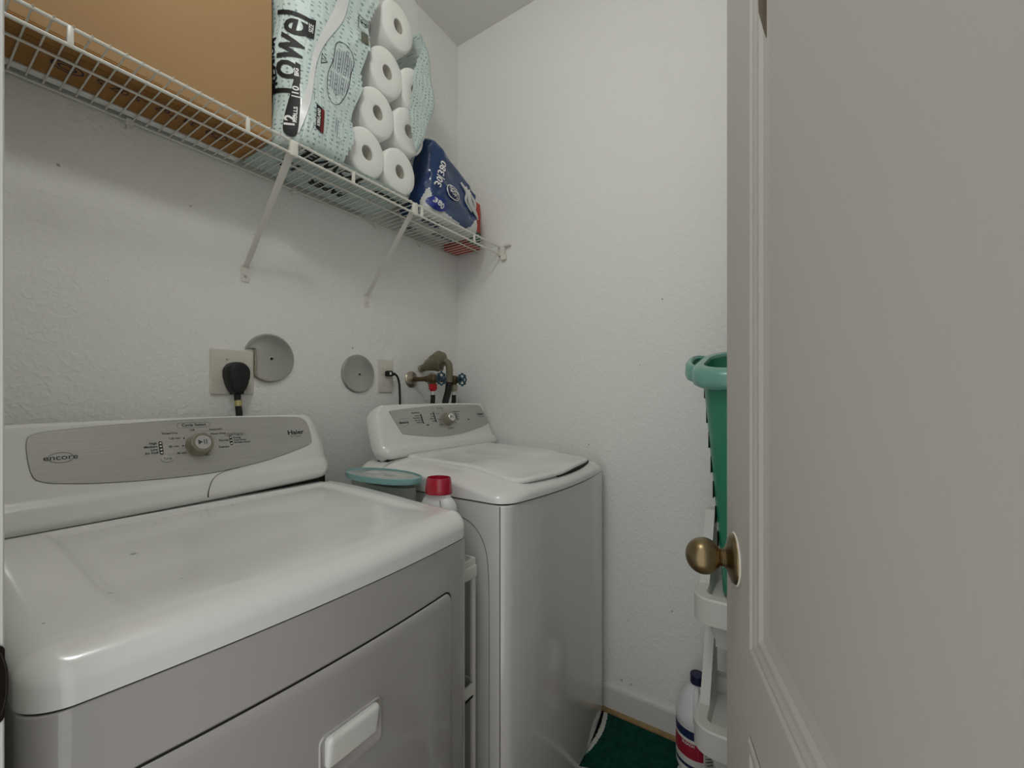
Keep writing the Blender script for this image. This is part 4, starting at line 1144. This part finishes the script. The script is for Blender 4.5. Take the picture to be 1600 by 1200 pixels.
path = catmull([Vector((1.288, YB-.004, 1.300)), Vector((1.296, YB-.026, 1.308)), Vector((1.308, YB-.060, 1.322)), Vector((1.318, YB-.088, 1.330)), Vector((1.324, YB-.104, 1.326))], 6)
rad = [.010, .018, .036, .043, .024]
rings = []
for i, p in enumerate(path):
    f_ = i/(len(path)-1)*4; k = min(int(f_), 3); ra = rad[k]+(rad[k+1]-rad[k])*(f_-k)
    d_ = (path[min(i+1, len(path)-1)]-path[max(i-1, 0)]).normalized(); u_ = d_.orthogonal().normalized(); w_ = d_.cross(u_)
    rings.append([p + (u_*math.cos(t)+w_*math.sin(t))*ra*(1+.16*noise.noise(Vector((math.cos(t)*2, math.sin(t)*2, i*.35)))) for t in [2*PI*q/24 for q in range(24)]])
b.rings(rings); b.build('tape_wrap', M['tape'], dr, angle=25)
b = MB(); b.tube([(1.322, YB-.100, 1.334), (1.330, YB-.122, 1.318), (1.330, YB-.128, 1.28), (1.326, YB-.130, 1.24)], .0145, 16, smooth=6); b.build('taped_hose', M['tape'], dr)
b = MB(); b.tube([(1.326, YB-.130, 1.245), (1.318, YB-.130, 1.20), (1.305, YB-.126, 1.15), (1.295, YB-.12, 1.05), (1.29, YB-.115, .8)], .0135, 16, smooth=6); b.build('hose_body', M['black'], dr)
b = MB(); b.lathe([(.012, 0), (.016, .002), (.016, .012), (.012, .014)], (1.288, YB-.001, 1.300), (0, -1, 0), 16); b.build('wall_stub', M['pipe'], dr)

# ------------------------------------------------------------------ right side: bin tower, hamper, bleach jug
TX0, TX1, TY0_, TY1_ = 1.135, 1.375, -.16, .212
tcx, tcy, thx, thy = (TX0+TX1)/2, (TY0_+TY1_)/2, (TX1-TX0)/2, (TY1_-TY0_)/2
def make_bin(z, label):
    o = thing('storage_bin', label, 'bin', (tcx, tcy, z), 'stacked white bins')
    # rim height rises towards the back (x up)
    rim = lambda x: z + .062 + .022*sstep(TX0+.07, TX1, x)
    out = rrect(thx, thy, .05, tcx, tcy, 10)
    dense = []
    for i in range(len(out)):
        p, q = out[i], out[(i+1) % len(out)]; m_ = max(1, int(math.dist(p, q)/.02))
        for k in range(m_): dense.append((p[0]+(q[0]-p[0])*k/m_, p[1]+(q[1]-p[1])*k/m_))
    i1, i2, i3, i4 = offset_poly(dense, .004), offset_poly(dense, .030), offset_poly(dense, .034), offset_poly(dense, .038)
    b = MB()
    b.rings([[(x, y, rim(x)-.064) for x, y in dense], [(x, y, rim(x)-.004) for x, y in dense], [(x, y, rim(x)) for x, y in i1], [(x, y, rim(x)+.001) for x, y in i2],
             [(x, y, rim(x)-.003) for x, y in i3], [(x, y, z+.044) for x, y in i4]], cap0=False, cap1=True)
    b.build('rim', M['bin'], o, angle=35)
    b = MB()
    j1, j2 = offset_poly(dense, .028), offset_poly(dense, .05)
    b.rings([[(x, y, z-.002) for x, y in j1], [(x, y, z-.06) for x, y in j2], [(x, y, z-.075) for x, y in j2]]); b.build('tub', M['bin'], o, angle=35)
    for sy in (-1, 1):
        b = MB(); yy = tcy + sy*(thy-.018)
        rings = [[(xa, yy-.012, zz), (xb, yy-.012, zz), (xb, yy+.012, zz), (xa, yy+.012, zz)] for xa, xb, zz in ((TX1-.15, TX1-.006, z+.06), (TX1-.11, TX1-.008, z+.13), (TX1-.055, TX1-.012, z+.239))]
        b.rings(rings); b.build('side_support', M['bin'], o, angle=30)
    return o
for z, lb in ((.618, 'white plastic storage bin directly below the green hamper'), (.293, 'white plastic storage bin beside the bleach jug'), (.0, None)):
    if lb: make_bin(z, lb)
b = MB(); b.prism(rrect(thx-.04, thy-.04, .04, tcx, tcy), .012, .2175, bev=.004); b.box((TX0+.02, TY1_-.05, .012), (TX0+.05, TY1_-.02, .23), .004)
tag(b.build('bin_base', M['bin']), 'white base of the bin stack standing on the rug', 'bin base')

# green hamper
hz0, HCX, HCY = .6635, 1.258, .045
hp = thing('laundry_hamper', 'tall tapered green plastic hamper on top of the white bins', 'hamper', (HCX, HCY, hz0))
def hring(t, grow=0, dz=0):
    hx2 = .074 + (.128-.074)*t + grow; hy2 = .105 + (.152-.105)*t + grow; r = min(hx2, hy2)*.62
    zt = hz0 + .03 + (1.280-hz0-.03)*t
    pts = []
    for x, y in rrect(hx2, hy2, r, HCX, HCY, 10):
        sl = .24*(x-HCX)*t + dz
        pts.append((x, y, zt+sl))
    return pts
b = MB(); b.rings([hring(0, -.012, -.03+.0), hring(0, 0, -.02)] + [hring(k/10) for k in range(1, 11)] + [hring(1, -.004), hring(.5, -.004), hring(.06, -.004)], cap0=True, cap1=True)
b.build('body', M['green'], hp, angle=40)
b = MB()
R4 = [(.0, -.050), (.012, -.052), (.020, -.046), (.024, -.030), (.024, -.014), (.018, -.002), (.008, .002), (-.004, .0), (-.006, -.008)]
b.rings([hring(1, g, d) for g, d in R4], cap0=False, cap1=False); b.build('rim', M['green_in'], hp, angle=50)
b = MB()
hy2 = HCY+.152+.010
hpth = catmull([Vector((HCX-.098, hy2-.040, 1.280-.034)), Vector((HCX-.075, hy2-.004, 1.280-.026)), Vector((HCX-.045, hy2+.022, 1.280-.014)), Vector((HCX, hy2+.030, 1.280+.002)), Vector((HCX+.045, hy2+.024, 1.280+.014)), Vector((HCX+.075, hy2-.002, 1.280+.012))], 6)
rings = []
for p in hpth:
    d_ = Vector((p.x-HCX, p.y-HCY, 0)).normalized()
    rings.append([p + d_*a_ + Vector((0, 0, c_)) for a_, c_ in ((-.009, -.004), (-.006, .004), (.003, .003), (.009, -.006), (.010, -.030), (.006, -.038), (.003, -.030), (.001, -.010))])
b.rings(rings); b.build('handle', M['green_in'], hp)
b = MB()
for k in range(7):                                       # slots down the flank
    t = .86-.11*k
    p = hring(t); y_ = max(q[1] for q in p)
    for xx in (-.05, 0, .05):
        b.box((HCX+xx-.010, y_-.0012, hz0+.03+(1.280-hz0-.03)*t-.022), (HCX+xx+.010, y_+.0008, hz0+.03+(1.280-hz0-.03)*t+.022), .0006, 1)
b.build('vent_slots', M['dark_gap'], hp)

# bleach jug
jx, jy, jz = 1.441, .249, .0125
jg = thing('bleach_jug', 'white bleach jug with navy cap on the rug by the wall', 'jug', (jx, jy, jz))
b = MB()
b.lathe([(.050, 0), (.060, .004), (.063, .012), (.063, .150), (.0645, .155), (.0645, .166), (.062, .180), (.054, .205), (.043, .228), (.031, .247), (.023, .258), (.0185, .258), (.0185, .268)], (jx, jy, jz), seg=40)
b.build('body', M['bottle'], jg)
b = MB(); b.lathe([(.0205, .262), (.0215, .264), (.0215, .288), (.0195, .2905), (.0002, .291)], (jx, jy, jz), seg=28); b.build('cap', M['navy'], jg)
b = MB(); ha = Vector((-.82, -.1, 0)).normalized()
b.tube([Vector((jx, jy, jz+.252))+ha*.018, Vector((jx, jy, jz+.246))+ha*.043, Vector((jx, jy, jz+.215))+ha*.057, Vector((jx, jy, jz+.175))+ha*.061], [.009, .010, .010, .010], 12, smooth=6); b.build('handle', M['bottle'], jg)
def cyl(a, z, r=.0645): return (jx+r*math.cos(a), jy+r*math.sin(a), jz+z)
def band(nm, m_, a0, a1, z0, z1, r=.0640):
    B = MB(); n = 24
    B.rings([[cyl(a0+(a1-a0)*k/n, z0, r), cyl(a0+(a1-a0)*k/n, z1, r)] for k in range(n+1)], close=False, cap0=False, cap1=False); return B.build(nm, m_, jg)
A0, A1, A2 = math.radians(100), math.radians(205), math.radians(262)
band('label', M['label_white'], A0, A2+.6, .02, .148, .0638)
band('label_band', M['label_navy'], A0, A1, .118, .144)['label'] = 'navy band of the label'
band('label_band', M['label_red'], A0, A1, .060, .108)['label'] = 'red band of the label'
band('label_band', M['label_navy'], A0, A1, .030, .040)['label'] = 'navy stripe low on the label'
band('label_band', M['ink_soft'], A1+.06, A2, .128, .142)['label'] = 'grey box on the label'
b = MB()
jf = lambda a, c: cyl(math.radians(165)+a/.0645, .085+c, .0646)
for k in range(3): flat_into(b, [(-.045, -.018+.010*k), (.030, -.018+.010*k), (.030, -.0165+.010*k), (-.045, -.0165+.010*k)], jf)
text_into(b, 'BLEACH', .011, jf, .0, .0165, .0003, 1.0, sub=1)
flat_into(b, [(-.05, .045), (.035, .045), (.035, .0465), (-.05, .0465)], jf)
b.build('lettering', M['white_print'], jg, smooth=False)
b = MB()
for k in range(7): 
    z_ = .052+.010*k; B_ = [cyl(A1+.08+.8*q/8, z_, .0646) for q in range(9)]; b.rings([[Vector(p), Vector(p)+Vector((0, 0, .0025))] for p in B_], close=False, cap0=False, cap1=False)
b.build('small_print', M['ink_soft'], jg, smooth=False)
